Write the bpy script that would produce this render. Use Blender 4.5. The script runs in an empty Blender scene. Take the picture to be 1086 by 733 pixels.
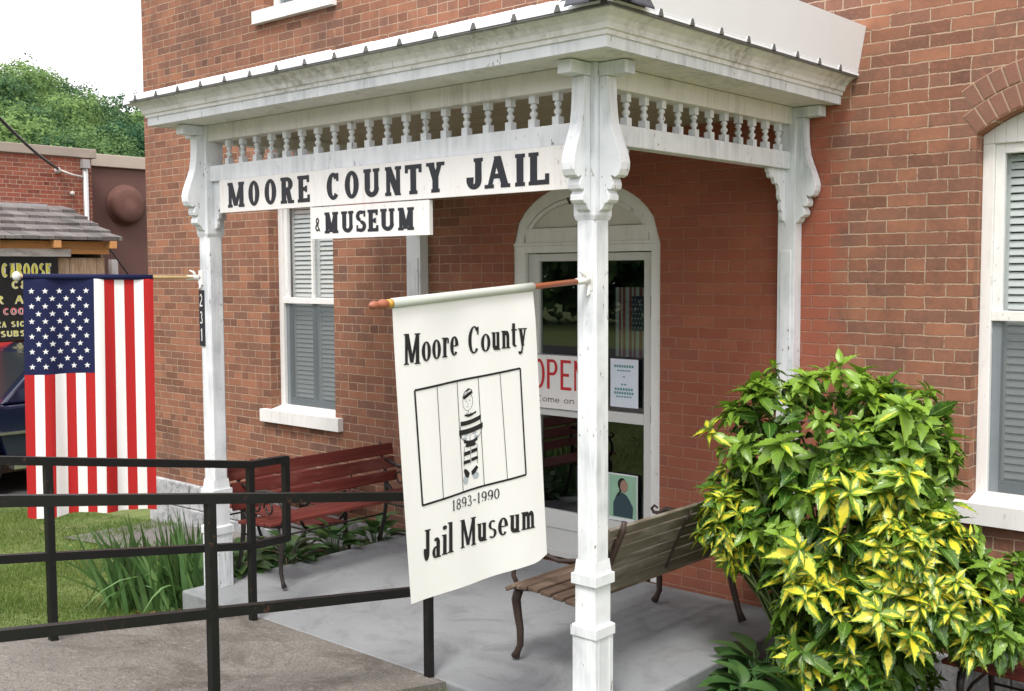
import bpy, math, random
import numpy as np
from math import sin, cos, pi, radians, sqrt, hypot
random.seed(7); RNG = np.random.default_rng(7)
scene = bpy.context.scene
COL = scene.collection
D = 1.918          # y of the museum's front wall; the porch stands in front of it, its corner post at x = 0, y = 0

# ------------------------------------------------------------------ helpers
def tag(o, label=None, cat=None, group=None, kind=None):
    if label: o['label'] = label
    if cat: o['category'] = cat
    if group: o['group'] = group
    if kind: o['kind'] = kind
    return o

def empty(name, loc, label=None, cat=None, group=None, rz=0):
    o = bpy.data.objects.new(name, None); COL.objects.link(o)
    o.location = loc; o.rotation_euler = (0, 0, rz); o.empty_display_size = .1
    return tag(o, label, cat, group)

def copy_tree(o, parent=None):
    c = o.copy(); COL.objects.link(c)
    if parent is not None: c.parent = parent
    for ch in list(o.children): copy_tree(ch, c)
    return c

def origin_of(o):
    p = np.zeros(3)
    while o is not None:
        p += np.array(o.location); o = o.parent
    return p

class MB:
    def __init__(s): s.v = []; s.f = []; s.m = []; s.sm = []
    def add(s, vs, fs, m=0, smooth=False):
        b = len(s.v); s.v.extend([tuple(map(float, p)) for p in vs])
        for f in fs: s.f.append(tuple(b+i for i in f)); s.m.append(m); s.sm.append(smooth)
        return s
    def box(s, x0, x1, y0, y1, z0, z1, m=0):
        x0, x1 = min(x0, x1), max(x0, x1); y0, y1 = min(y0, y1), max(y0, y1); z0, z1 = min(z0, z1), max(z0, z1)
        return s.add([(x0,y0,z0),(x1,y0,z0),(x1,y1,z0),(x0,y1,z0),(x0,y0,z1),(x1,y0,z1),(x1,y1,z1),(x0,y1,z1)],
              [(0,3,2,1),(4,5,6,7),(0,1,5,4),(1,2,6,5),(2,3,7,6),(3,0,4,7)], m)
    def hexa(s, p, m=0):      # 8 points, bottom ring then top ring
        return s.add(p, [(0,3,2,1),(4,5,6,7),(0,1,5,4),(1,2,6,5),(2,3,7,6),(3,0,4,7)], m)
    def frust(s, cx, cy, w0, w1, z0, z1, m=0):
        a, b = w0/2, w1/2
        return s.hexa([(cx-a,cy-a,z0),(cx+a,cy-a,z0),(cx+a,cy+a,z0),(cx-a,cy+a,z0),(cx-b,cy-b,z1),(cx+b,cy-b,z1),(cx+b,cy+b,z1),(cx-b,cy+b,z1)], m)
    def prism(s, poly, f0, f1, m=0):   # poly 2d, f0/f1 map (a,b)->3d at the two ends
        n = len(poly); vs = [f0(a, b) for a, b in poly] + [f1(a, b) for a, b in poly]
        fs = [tuple(range(n-1, -1, -1)), tuple(range(n, 2*n))] + [(i, (i+1) % n, n+(i+1) % n, n+i) for i in range(n)]
        return s.add(vs, fs, m)
    def tube(s, pts, r, n=8, m=0, cap=True, flat=1.0):
        pts = [np.array(p, float) for p in pts]; k = len(pts)
        rr = [r]*k if not hasattr(r, '__len__') else list(r)
        t0 = pts[1]-pts[0]; t0 /= np.linalg.norm(t0)
        up = np.array([0, 0, 1.]) if abs(t0[2]) < .9 else np.array([1., 0, 0])
        a = np.cross(t0, up); a /= np.linalg.norm(a)
        vs = []
        for i, p in enumerate(pts):
            t = pts[min(i+1, k-1)] - pts[max(i-1, 0)]; t /= max(np.linalg.norm(t), 1e-9)
            a = a - t*np.dot(a, t); a /= np.linalg.norm(a); b = np.cross(t, a)
            for j in range(n):
                q = 2*pi*j/n + (pi/4 if n == 4 else 0)
                vs.append(p + rr[i]*(cos(q)*a*flat + sin(q)*b))
        fs = [(i*n+j, i*n+(j+1) % n, (i+1)*n+(j+1) % n, (i+1)*n+j) for i in range(k-1) for j in range(n)]
        if cap: fs += [tuple(range(n-1, -1, -1)), tuple((k-1)*n+j for j in range(n))]
        return s.add(vs, fs, m, smooth=(n > 4))
    def lathe(s, prof, c, n=12, m=0, ax='z', smooth=True):   # prof [(r, h)]
        vs = []
        for r, h in prof:
            for j in range(n):
                q = 2*pi*j/n
                if ax == 'z': vs.append((c[0]+r*cos(q), c[1]+r*sin(q), c[2]+h))
                elif ax == 'x': vs.append((c[0]+h, c[1]+r*cos(q), c[2]+r*sin(q)))
                else: vs.append((c[0]+r*cos(q), c[1]+h, c[2]+r*sin(q)))
        k = len(prof)
        fs = [(i*n+j, i*n+(j+1) % n, (i+1)*n+(j+1) % n, (i+1)*n+j) for i in range(k-1) for j in range(n)]
        fs += [tuple(range(n-1, -1, -1)), tuple((k-1)*n+j for j in range(n))]
        return s.add(vs, fs, m, smooth=smooth)
    def build(s, name, mats, parent=None, bevel=0, local=False):
        me = bpy.data.meshes.new(name)
        v = np.array(s.v, float).reshape(-1, 3)
        o = bpy.data.objects.new(name, me)
        if parent is not None:
            if not local: v = v - origin_of(parent)
            o.parent = parent
        elif not local:
            c = np.array([(v[:,0].min()+v[:,0].max())/2, (v[:,1].min()+v[:,1].max())/2, v[:,2].min()])
            v = v - c; o.location = c
        me.from_pydata(v.tolist(), [], s.f)
        if not isinstance(mats, (list, tuple)): mats = [mats]
        for mt in mats: me.materials.append(mt)
        me.polygons.foreach_set('material_index', s.m)
        me.polygons.foreach_set('use_smooth', s.sm)
        me.update()
        COL.objects.link(o)
        if bevel:
            b = o.modifiers.new('bevel', 'BEVEL'); b.width = bevel; b.segments = 2; b.limit_method = 'ANGLE'; b.angle_limit = radians(40)
        return o

def np_mesh(name, V, F, mats, parent=None, fmat=None, uv=None, attr=None, smooth=False, loc=None):
    """many equal-sized faces at once (leaves, grass)"""
    V = np.asarray(V, float); F = np.asarray(F, int)
    me = bpy.data.meshes.new(name); o = bpy.data.objects.new(name, me)
    if parent is not None: V = V - origin_of(parent); o.parent = parent
    if loc is not None: V = V - np.array(loc); o.location = loc
    me.vertices.add(len(V)); me.vertices.foreach_set('co', V.ravel())
    n, k = F.shape
    me.loops.add(n*k); me.loops.foreach_set('vertex_index', F.ravel())
    me.polygons.add(n); me.polygons.foreach_set('loop_start', np.arange(n)*k)
    if fmat is not None: me.polygons.foreach_set('material_index', fmat)
    if smooth: me.polygons.foreach_set('use_smooth', np.ones(n, bool))
    for mt in (mats if isinstance(mats, (list, tuple)) else [mats]): me.materials.append(mt)
    if uv is not None:
        l = me.uv_layers.new(name='UVMap'); l.data.foreach_set('uv', np.asarray(uv, float)[F.ravel()].ravel())
    if attr is not None:
        for an, av in attr.items():
            a = me.attributes.new(an, 'FLOAT', 'POINT'); a.data.foreach_set('value', np.asarray(av, float))
    me.update(calc_edges=True); me.validate()
    COL.objects.link(o)
    return o

# ------------------------------------------------------------------ materials
class NT:
    def __init__(s, name):
        s.mat = bpy.data.materials.new(name); s.mat.use_nodes = True
        s.t = s.mat.node_tree; s.b = s.t.nodes['Principled BSDF']
    def n(s, typ, props=None, **ins):
        nd = s.t.nodes.new(typ)
        for k, v in (props or {}).items(): setattr(nd, k, v)
        for k, v in ins.items():
            key = k.replace('_', ' ') if k.replace('_', ' ') in nd.inputs else k
            s.set(nd.inputs[int(k[1:])] if (k[0] == 'i' and k[1:].isdigit()) else nd.inputs[key], v)
        return nd
    def set(s, sock, v):
        if isinstance(v, bpy.types.NodeSocket): s.t.links.new(v, sock)
        else: sock.default_value = v
    def math(s, op, a, b=0.0, c=None):
        nd = s.t.nodes.new('ShaderNodeMath'); nd.operation = op
        s.set(nd.inputs[0], a); s.set(nd.inputs[1], b)
        if c is not None: s.set(nd.inputs[2], c)
        return nd.outputs[0]
    def pos(s): return s.n('ShaderNodeNewGeometry').outputs['Position']
    def obj(s): return s.n('ShaderNodeTexCoord').outputs['Object']
    def sep(s, v): return s.n('ShaderNodeSeparateXYZ', i0=v).outputs
    def comb(s, x, y, z=0.0): return s.n('ShaderNodeCombineXYZ', i0=x, i1=y, i2=z).outputs[0]
    def scale(s, v, x, y, z):
        return s.n('ShaderNodeMapping', Vector=v, Scale=(x, y, z)).outputs[0]
    def noise(s, v, sc, det=4, rough=.6, dist=0.0):
        return s.n('ShaderNodeTexNoise', Vector=v, Scale=sc, Detail=det, Roughness=rough, Distortion=dist).outputs[0]
    def ramp(s, f, stops, interp='LINEAR'):
        nd = s.n('ShaderNodeValToRGB', i0=f); cr = nd.color_ramp; cr.interpolation = interp
        while len(cr.elements) < len(stops): cr.elements.new(.5)
        for e, (p, c) in zip(cr.elements, stops):
            e.position = p; e.color = (c if hasattr(c, '__len__') else (c, c, c)) + ((1,) if not hasattr(c, '__len__') or len(c) == 3 else ())
        return nd.outputs[0]
    def mix(s, f, a, b, blend='MIX'):
        nd = s.n('ShaderNodeMix', {'data_type': 'RGBA', 'blend_type': blend})
        s.set(nd.inputs[0], f); s.set(nd.inputs[6], a if isinstance(a, bpy.types.NodeSocket) else tuple(a)+(1,))
        s.set(nd.inputs[7], b if isinstance(b, bpy.types.NodeSocket) else tuple(b)+(1,))
        return nd.outputs[2]
    def bump(s, h, st=.3, dist=.01):
        nd = s.n('ShaderNodeBump', Strength=st, Distance=dist, Height=h); s.t.links.new(nd.outputs[0], s.b.inputs['Normal']); return nd
    def out(s, col=None, rough=None, **kw):
        if col is not None: s.set(s.b.inputs['Base Color'], col if isinstance(col, bpy.types.NodeSocket) else tuple(col)+(1,))
        if rough is not None: s.set(s.b.inputs['Roughness'], rough)
        for k, v in kw.items(): s.set(s.b.inputs[k.replace('_', ' ')], v)
        return s.mat

def plain(name, col, rough=.6, var=.12, sc=14, metal=0, spec=.4):
    m = NT(name); p = m.obj(); f = m.noise(p, sc, 5)
    c = m.mix(f, [x*(1-var) for x in col], [min(1, x*(1+var)) for x in col])
    m.bump(m.noise(p, sc*4, 3), .08, .003)
    return m.out(c, rough, Metallic=metal, Specular_IOR_Level=spec)

def white_paint(name, base=(.74,.75,.74), grime=.5, flake=.5, gcol=(.36,.34,.24), axis_z=.35, thr=.5):
    """old white paint: grey mildew drifts, vertical weather streaks, chips down to grey wood"""
    m = NT(name); p = m.pos()
    c = m.mix(m.ramp(m.noise(p, 2.6, 5), [(.35, 0.), (.7, 1.)]), base, [x*.93 for x in base])
    st = m.noise(m.scale(p, 22, 22, 22*axis_z*.25), 1.0, 5, .65)
    big = m.noise(p, 3.1, 3)
    g = m.math('MULTIPLY', m.ramp(st, [(thr-.06, 0.), (thr+.2, 1.)]), m.ramp(big, [(.38, 0.), (.66, 1.)]))
    c = m.mix(m.math('MULTIPLY', g, grime), c, gcol)
    fl = m.noise(m.scale(p, 60, 60, 22), 1.0, 3, .5); fz = m.noise(p, 4.5, 2)
    k = m.math('MULTIPLY', m.ramp(fl, [(.64, 0.), (.67, 1.)]), m.ramp(fz, [(.5, 0.), (.6, 1.)]))
    k = m.math('MULTIPLY', k, flake)
    c = m.mix(k, c, (.24, .22, .19))
    hgt = m.math('SUBTRACT', m.noise(m.scale(p, 50, 50, 9), 1.0, 4), m.math('MULTIPLY', k, 1.5))
    m.bump(hgt, .25, .003)
    return m.out(c, .55, Specular_IOR_Level=.3)

H0 = .0677
M_post = None
def brick(name, axis='x', cols=None, mortar=(.50,.36,.26), red=False, h=H0, w=.213, off=.3845, msize=.0048):
    m = NT(name); p = m.pos(); q = m.sep(p)
    wob = m.noise(p, 9, 3); wob2 = m.noise(m.scale(p, 1.3, 1.3, 1.3), 12, 3)
    u = m.math('ADD', q[0] if axis == 'x' else q[1], m.math('MULTIPLY_ADD', wob, .020, 50*w+.03))
    z = m.math('ADD', q[2], m.math('MULTIPLY_ADD', wob2, .014, off+14*h*15-.005))
    vec = m.comb(u, z)
    def bt(c1, c2, mo, ms, sm=.35):
        nd = m.n('ShaderNodeTexBrick', {'offset': .5, 'offset_frequency': 2, 'squash': .5, 'squash_frequency': 7},
            Vector=vec, Color1=c1+(1,), Color2=c2+(1,), Mortar=mo+(1,), Scale=1.0, i5=ms)
        nd.inputs['Mortar Smooth'].default_value = sm; nd.inputs['Bias'].default_value = 0
        nd.inputs['Brick Width'].default_value = w; nd.inputs['Row Height'].default_value = h
        return nd.outputs
    r = bt((0,0,0), (1,1,1), (.5,.5,.5), msize)
    cols = cols or [(.145,.076,.055), (.27,.125,.078), (.35,.165,.10), (.18,.10,.075), (.30,.138,.085)]
    tone = m.ramp(r['Color'], [(0.02+i*.24, c) for i, c in enumerate(cols)])
    # sooty centres, orange smears
    n1 = m.noise(p, 5.5, 6, .7); n2 = m.noise(p, 34, 4, .7); n3 = m.noise(p, 1.1, 4, .6)
    dk = m.math('MULTIPLY', m.math('MULTIPLY', m.ramp(n1, [(.44, 0.), (.62, 1.)]), m.ramp(r['Color'], [(.25, .35), (.7, 1.)])), .6)
    tone = m.mix(dk, tone, (.135, .085, .07))
    tone = m.mix(m.math('MULTIPLY', m.ramp(n2, [(.48, 0.), (.72, 1.)]), .45), tone, (.37, .16, .10))
    tone = m.mix(m.math('MULTIPLY', m.ramp(n3, [(.42, 0.), (.62, 1.)]), .3), tone, (.34, .145, .088))
    n4 = m.noise(m.scale(p, 1.5, 1.5, .8), 1.6, 6, .72)
    tone = m.mix(m.math('MULTIPLY', m.ramp(n4, [(.50, 0.), (.66, 1.)]), .42), tone, (.11, .068, .056))
    mo = m.mix(n2, mortar, [x*.72 for x in mortar])
    facm = m.math('MULTIPLY', r['Fac'], m.ramp(m.noise(p, 20, 4, .7), [(.28, .25), (.5, 1.)]))
    if red:      # the sheltered brick under the porch keeps an old red colour wash, thin mortar lines
        x = q[0]; e = m.math('MULTIPLY', m.math('SUBTRACT', m.noise(p, 7, 5, .65), .5), .5)
        xx = m.math('ADD', x, e)
        ins = m.math('MULTIPLY', m.math('SMOOTHSTEP', xx, 0, 0) if False else m.ramp(m.math('MULTIPLY_ADD', xx, .25, .915), [(.0, 0.), (.16, 0.), (.30, .55), (.62, .9), (.95, 1.), (.985, 0.)]),
                      m.ramp(m.math('MULTIPLY', q[2], .25), [(.0, .7), (.62, 1.), (.755, 1.), (.79, 0.)]))
        wash = m.mix(m.noise(p, 6, 5, .7), (.30, .080, .046), (.43, .135, .080))
        wash = m.mix(m.math('MULTIPLY', r['Color'], .35), wash, (.24, .075, .05))
        tone = m.mix(m.math('MULTIPLY', ins, .76), tone, wash)
        mo = m.mix(m.math('MULTIPLY', ins, .88), mo, (.37, .145, .095))
    mo = m.mix(m.math('MULTIPLY', m.ramp(n4, [(.5, 0.), (.66, 1.)]), .45), mo, (.20, .14, .11))
    c = m.mix(facm, tone, mo)
    hgt = m.math('SUBTRACT', m.math('MULTIPLY', m.noise(p, 70, 4, .7), .25), facm)
    m.bump(hgt, .8, .008)
    return m.out(c, .9, Specular_IOR_Level=.15)

M = {}
M['brick'] = brick('brick_front', 'x', red=True)
M['brick_side'] = brick('brick_side', 'y')
M['brick_far'] = brick('brick_far', 'y', cols=[(.16,.045,.035),(.26,.07,.048),(.33,.095,.06),(.2,.06,.045),(.3,.08,.05)], mortar=(.50,.36,.28), msize=.006)
M['arch_brick'] = (lambda: (lambda m: (m.bump(m.noise(m.pos(), 60, 4), .4, .004), m.out(m.mix(m.noise(m.pos(), 7, 5, .7), (.27,.12,.08), (.16,.085,.062)), .9))[1])(NT('arch_brick')))()
M['mortar'] = plain('mortar', (.36,.25,.18), .95, .25, 30)
M['paint'] = white_paint('porch_paint', (.80,.83,.86), .8, 1.0, gcol=(.42,.46,.48), thr=.44)
M['post_paint'] = white_paint('post_paint', (.80,.83,.86), .85, 1.0, gcol=(.44,.47,.50), thr=.38)
M['paint_dirty'] = white_paint('cornice_paint', (.82,.82,.81), .85, .6, gcol=(.33,.32,.29), axis_z=3.5, thr=.45)
M['paint_clean'] = white_paint('window_paint', (.80,.80,.79), .3, .35)
M['sign_white'] = white_paint('sign_white', (.84,.83,.82), .25, .35, gcol=(.4,.3,.2))
M['cream'] = white_paint('soffit_paint', (.80,.79,.75), .75, .25, gcol=(.36,.35,.30))
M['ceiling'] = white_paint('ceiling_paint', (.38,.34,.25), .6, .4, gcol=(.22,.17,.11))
M['letter'] = plain('sign_letter_black', (.018,.021,.028), .5, .2, 40)
M['ink'] = plain('banner_ink', (.012,.012,.013), .8, .2, 40)
M['ink_grey'] = plain('banner_ink_grey', (.38,.43,.48), .8, .1)
def worn_iron():
    m = NT('black_painted_steel'); p = m.pos()
    k = m.math('MULTIPLY', m.ramp(m.noise(p, 38, 4, .6), [(.60, 0.), (.66, 1.)]), m.ramp(m.noise(p, 3, 3), [(.5, 0.), (.62, 1.)]))
    c = m.mix(k, m.mix(m.noise(p, 8, 4), (.005,.006,.006), (.010,.010,.010)), (.06,.03,.018)); m.bump(m.noise(p, 90, 3), .15, .002)
    return m.out(c, m.ramp(m.noise(p, 12, 3), [(.3, .4), (.7, .6)]), Specular_IOR_Level=.35)
M['iron'] = worn_iron()
M['cast'] = plain('cast_iron', (.022,.018,.016), .5, .4, 50, spec=.5)
M['cast_rust'] = plain('brown_cast_iron', (.05,.032,.026), .5, .35, 50, spec=.4)

def wood(name, c0, c1, c2, axis=0, rough=.7, scale=1.0):
    m = NT(name); p = m.obj()
    sc = [40, 40, 40]; sc[axis] = 2.5
    g = m.noise(m.scale(p, *[x*scale for x in sc]), 1.0, 5, .65)
    c = m.mix(m.ramp(g, [(.3, 0.), (.7, 1.)]), c0, c1)
    sc2 = [11, 11, 11]; sc2[axis] = 3
    c = m.mix(m.math('MULTIPLY', m.ramp(m.noise(m.scale(p, *sc2), 1.0, 4), [(.5, 0.), (.68, 1.)]), .7), c, c2)
    m.bump(g, .25, .004)
    return m.out(c, rough, Specular_IOR_Level=.3)
M['red_wood'] = wood('maroon_slats', (.09,.018,.014), (.155,.032,.025), (.19,.07,.055), 0, .5)
M['old_wood'] = wood('weathered_slats', (.095,.080,.058), (.18,.155,.115), (.33,.30,.25), 0, .8)
M['seat_wood'] = wood('dark_seat_slats', (.085,.055,.04), (.15,.105,.075), (.26,.20,.15), 0, .8)
M['shed_wood'] = wood('shed_boards', (.40,.25,.14), (.66,.52,.38), (.22,.14,.09), 2, .8)
M['orange_wood'] = wood('orange_fascia', (.60,.27,.09), (.72,.38,.16), (.4,.25,.14), 1, .8)
M['grey_wood'] = wood('silvered_beam', (.5,.48,.45), (.72,.70,.67), (.3,.28,.25), 1, .8)
M['pole_wood'] = plain('varnished_pole', (.36,.105,.04), .35, .2, 30)
M['pole_pale'] = plain('pale_pole', (.55,.40,.20), .5, .2, 30)
M['gold'] = plain('gold_ring', (.55,.30,.05), .35, .1)
M['shoe'] = plain('white_cast_bracket', (.7,.7,.68), .45, .1)

def shingle():
    m = NT('wood_shingles'); p = m.pos(); q = m.sep(p)
    nd = m.n('ShaderNodeTexBrick', {'offset': .37, 'offset_frequency': 2, 'squash': .7, 'squash_frequency': 3}, Vector=m.comb(m.math('ADD', q[1], 60), m.math('ADD', q[0], 60)),
        Color1=(0,0,0,1), Color2=(1,1,1,1), Mortar=(.5,.5,.5,1), Scale=1.0, i5=.004)
    nd.inputs['Brick Width'].default_value = .24; nd.inputs['Row Height'].default_value = .5
    t = m.ramp(nd.outputs['Color'], [(0., (.075,.07,.07)), (.4, (.17,.155,.15)), (.75, (.24,.225,.215)), (1., (.12,.10,.095))])
    t = m.mix(m.math('MULTIPLY', m.noise(m.scale(p, 6, 40, 6), 1.0, 4), .5), t, (.09,.08,.075))
    c = m.mix(nd.outputs['Fac'], t, (.02,.02,.02)); m.bump(m.noise(m.scale(p, 8, 60, 8), 1.0, 3), .4, .01)
    return m.out(c, .9)
M['shingle'] = shingle()

def concrete(name, a, b, spk, stain, st_col, bump=.3, sc=1.0, crack=.25):
    m = NT(name); p = m.pos()
    c = m.mix(m.ramp(m.noise(p, 1.7*sc, 6, .65), [(.3, 0.), (.7, 1.)]), a, b)
    s = m.noise(p, 2.4*sc, 7, .75, 1.0)
    c = m.mix(m.math('MULTIPLY', m.ramp(s, [(.50, 0.), (.64, 1.)]), stain), c, st_col)
    g = m.noise(p, 95, 3, .7); g2 = m.noise(p, 28, 4, .7)
    c = m.mix(m.math('MULTIPLY', m.ramp(g, [(.5, 0.), (.66, 1.)]), spk), c, [x*.4 for x in a])
    c = m.mix(m.math('MULTIPLY', m.ramp(g2, [(.55, 0.), (.75, 1.)]), spk*.6), c, [min(1, x*1.5) for x in b])
    wp = m.n('ShaderNodeVectorMath', {'operation': 'ADD'}, i0=p, i1=m.n('ShaderNodeVectorMath', {'operation': 'SCALE'}, i0=m.n('ShaderNodeTexNoise', Vector=p, Scale=3.0, Detail=6).outputs[1], Scale=.5).outputs[0]).outputs[0]
    vo = m.n('ShaderNodeTexVoronoi', {'feature': 'DISTANCE_TO_EDGE'}, Vector=wp, Scale=.55).outputs[0]
    ck = m.math('MULTIPLY', m.ramp(vo, [(0., 1.), (.004, .8), (.007, 0.)]), m.ramp(m.noise(p, 1.3, 3), [(.45, 0.), (.55, crack)]))
    c = m.mix(ck, c, (.05, .045, .04))
    m.bump(m.math('SUBTRACT', m.math('ADD', g, g2), m.math('MULTIPLY', ck, 2.0)), bump, .004)
    return m.out(c, .85, Specular_IOR_Level=.2)
M['slab'] = concrete('porch_concrete', (.225,.240,.250), (.280,.295,.305), .22, .6, (.165,.165,.17), .2, .9, 0.)
M['ramp'] = concrete('ramp_concrete', (.15,.14,.125), (.27,.255,.23), .9, .7, (.095,.085,.07), .8, .8)
M['path'] = concrete('path_concrete', (.15,.145,.14), (.21,.20,.19), .3, .5, (.10,.09,.08))
M['asphalt'] = concrete('asphalt', (.05,.05,.052), (.075,.073,.07), .5, .3, (.04,.04,.04), .3)
M['stone'] = concrete('whitewashed_stone', (.30,.31,.32), (.58,.59,.60), .3, .8, (.13,.14,.16), .9, 3.0)

def soil():
    m = NT('lawn_ground'); p = m.pos()
    c = m.mix(m.ramp(m.noise(p, 3.5, 6, .7), [(.35, 0.), (.65, 1.)]), (.075,.115,.025), (.16,.20,.055))
    c = m.mix(m.math('MULTIPLY', m.ramp(m.noise(p, 1.1, 5, .7), [(.55, 0.), (.7, 1.)]), .6), c, (.19,.155,.09))
    m.bump(m.noise(p, 60, 4), .6, .02); return m.out(c, .95)
M['soil'] = soil()
M['mulch'] = plain('bare_soil', (.06,.043,.03), .95, .5, 40)

def leafmat(name, c0, c1, rough=.4, trans=.25, spec=.5, tcol=None):
    m = NT(name)
    rnd = m.n('ShaderNodeAttribute', {'attribute_name': 'rnd'}).outputs['Fac']
    c = m.mix(rnd, c0, c1)
    c = m.mix(m.math('MULTIPLY', m.noise(m.pos(), 25, 3), .35), c, [x*.6 for x in c0])
    m.out(c, rough, Specular_IOR_Level=spec)
    tr = m.n('ShaderNodeBsdfTranslucent', Color=c)
    mx = m.n('ShaderNodeMixShader', i0=trans, i1=m.b.outputs[0], i2=tr.outputs[0])
    m.t.links.new(mx.outputs[0], m.t.nodes['Material Output'].inputs[0]); return m.mat
M['grass'] = leafmat('grass_blades', (.09,.16,.03), (.22,.30,.075), .6, .35, .2)
M['iris'] = leafmat('iris_leaf', (.085,.19,.06), (.20,.34,.11), .45, .25, .4)
M['hosta'] = leafmat('hosta_leaf', (.035,.10,.028), (.10,.20,.055), .4, .2, .5)
M['tree'] = leafmat('tree_leaf', (.035,.10,.055), (.22,.34,.11), .7, .3, .1)
M['bark'] = plain('bark', (.09,.07,.05), .9, .3, 20)

def aucuba():
    m = NT('variegated_leaf')
    uv = m.n('ShaderNodeUVMap').outputs[0]; s = m.sep(uv)
    rnd = m.n('ShaderNodeAttribute', {'attribute_name': 'rnd'}).outputs['Fac']
    var = m.n('ShaderNodeAttribute', {'attribute_name': 'gold'}).outputs['Fac']
    au = m.math('ABSOLUTE', m.math('SUBTRACT', s[0], .5))       # 0 at the midrib, .5 at the edge
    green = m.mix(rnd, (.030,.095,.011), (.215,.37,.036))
    green = m.mix(m.ramp(au, [(.0, 1.), (.03, .6), (.06, 0.)]), green, (.20,.33,.08))
    p = m.pos()
    nz = m.math('MULTIPLY', m.math('SUBTRACT', m.noise(p, 55, 4, .7), .5), .55)
    d = m.math('ADD', m.math('ADD', m.math('MULTIPLY', au, 1.25), m.math('MULTIPLY', m.math('ABSOLUTE', m.math('SUBTRACT', s[1], .5)), .55)), nz)
    blot = m.ramp(m.math('SUBTRACT', m.math('MULTIPLY', var, .62), d), [(.0, 0.), (.06, 1.)])
    spec = m.math('MULTIPLY', m.ramp(m.noise(p, 110, 2), [(.63, 0.), (.67, 1.)]), .7)
    c = m.mix(spec, green, (.36,.46,.09))
    gold = m.mix(m.noise(p, 20, 3), (.66,.56,.01), (.82,.74,.09))
    c = m.mix(blot, c, gold)
    rib = m.ramp(m.math('ABSOLUTE', m.math('SINE', m.math('ADD', m.math('MULTIPLY', s[1], 26), m.math('MULTIPLY', au, -14)))), [(0., 0.), (.25, 1.)])
    m.bump(m.math('ADD', rib, m.ramp(au, [(0., 0.), (.05, 1.)])), .3, .002)
    m.out(c, .3, Specular_IOR_Level=.5)
    tr = m.n('ShaderNodeBsdfTranslucent', Color=c)
    mx = m.n('ShaderNodeMixShader', i0=.18, i1=m.b.outputs[0], i2=tr.outputs[0])
    m.t.links.new(mx.outputs[0], m.t.nodes['Material Output'].inputs[0]); return m.mat
M['aucuba'] = aucuba()

def glass(name, refl=.10, tint=(.94,.96,.96)):
    m = NT(name)
    tr = m.n('ShaderNodeBsdfTransparent', Color=tint+(1,)); gl = m.n('ShaderNodeBsdfGlossy', Color=(.95,.97,1,1), Roughness=.012)
    bk = m.n('ShaderNodeNewGeometry').outputs['Backfacing']; fr = m.n('ShaderNodeFresnel', IOR=m.math('MULTIPLY_ADD', bk, 1/1.52-1.52, 1.52))
    f = m.math('ADD', m.math('MULTIPLY', fr.outputs[0], 1.7), refl)
    mx = m.n('ShaderNodeMixShader', i0=f, i1=tr.outputs[0], i2=gl.outputs[0])
    m.t.links.new(mx.outputs[0], m.t.nodes['Material Output'].inputs[0]); return m.mat
M['glass'] = glass('window_glass', .03); M['door_glass'] = glass('door_glass', .02, (.5,.55,.55))
M['screen'] = (lambda m: (m.t.links.new(m.n('ShaderNodeMixShader', i0=.62, i1=m.n('ShaderNodeBsdfTransparent').outputs[0], i2=m.b.outputs[0]).outputs[0], m.t.nodes['Material Output'].inputs[0]), m.out((.13,.155,.165), .8))[1])(NT('insect_screen'))
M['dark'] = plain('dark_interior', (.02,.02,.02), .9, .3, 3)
M['slat'] = plain('blind_slat', (.62,.65,.65), .6, .12, 9)
M['grey_paint'] = plain('grey_sash_paint', (.20,.23,.25), .6, .15, 9)
M['metal_roof'] = plain('white_metal_roof', (.90,.93,.97), .35, .03, 5, spec=.5)
M['dark_metal'] = plain('dark_ridge_metal', (.06,.065,.08), .5, .4, 12)
M['edge_dark'] = plain('dark_metal_edge', (.13,.13,.125), .6, .5, 20)

def cloth(name, col, trans=.15, weave=True):
    m = NT(name); p = m.obj(); c = m.mix(m.noise(p, 2.5, 4), [x*.95 for x in col], col)
    m.bump(m.math('ADD', m.math('MULTIPLY', m.noise(p, 260, 2), .08), m.noise(m.scale(p, 1, 1, .35), 6, 5)), .22, .014)
    m.out(c, .85, Specular_IOR_Level=.15)
    tr = m.n('ShaderNodeBsdfTranslucent', Color=c)
    mx = m.n('ShaderNodeMixShader', i0=trans, i1=m.b.outputs[0], i2=tr.outputs[0])
    m.t.links.new(mx.outputs[0], m.t.nodes['Material Output'].inputs[0]); return m.mat
M['cloth_white'] = cloth('white_cloth', (.86,.87,.86)); M['cloth_red'] = cloth('red_cloth', (.47,.026,.026)); M['cloth_blue'] = cloth('blue_cloth', (.016,.020,.065), .06)
M['sleeve'] = cloth('banner_sleeve', (.66,.72,.66), .3)

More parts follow.
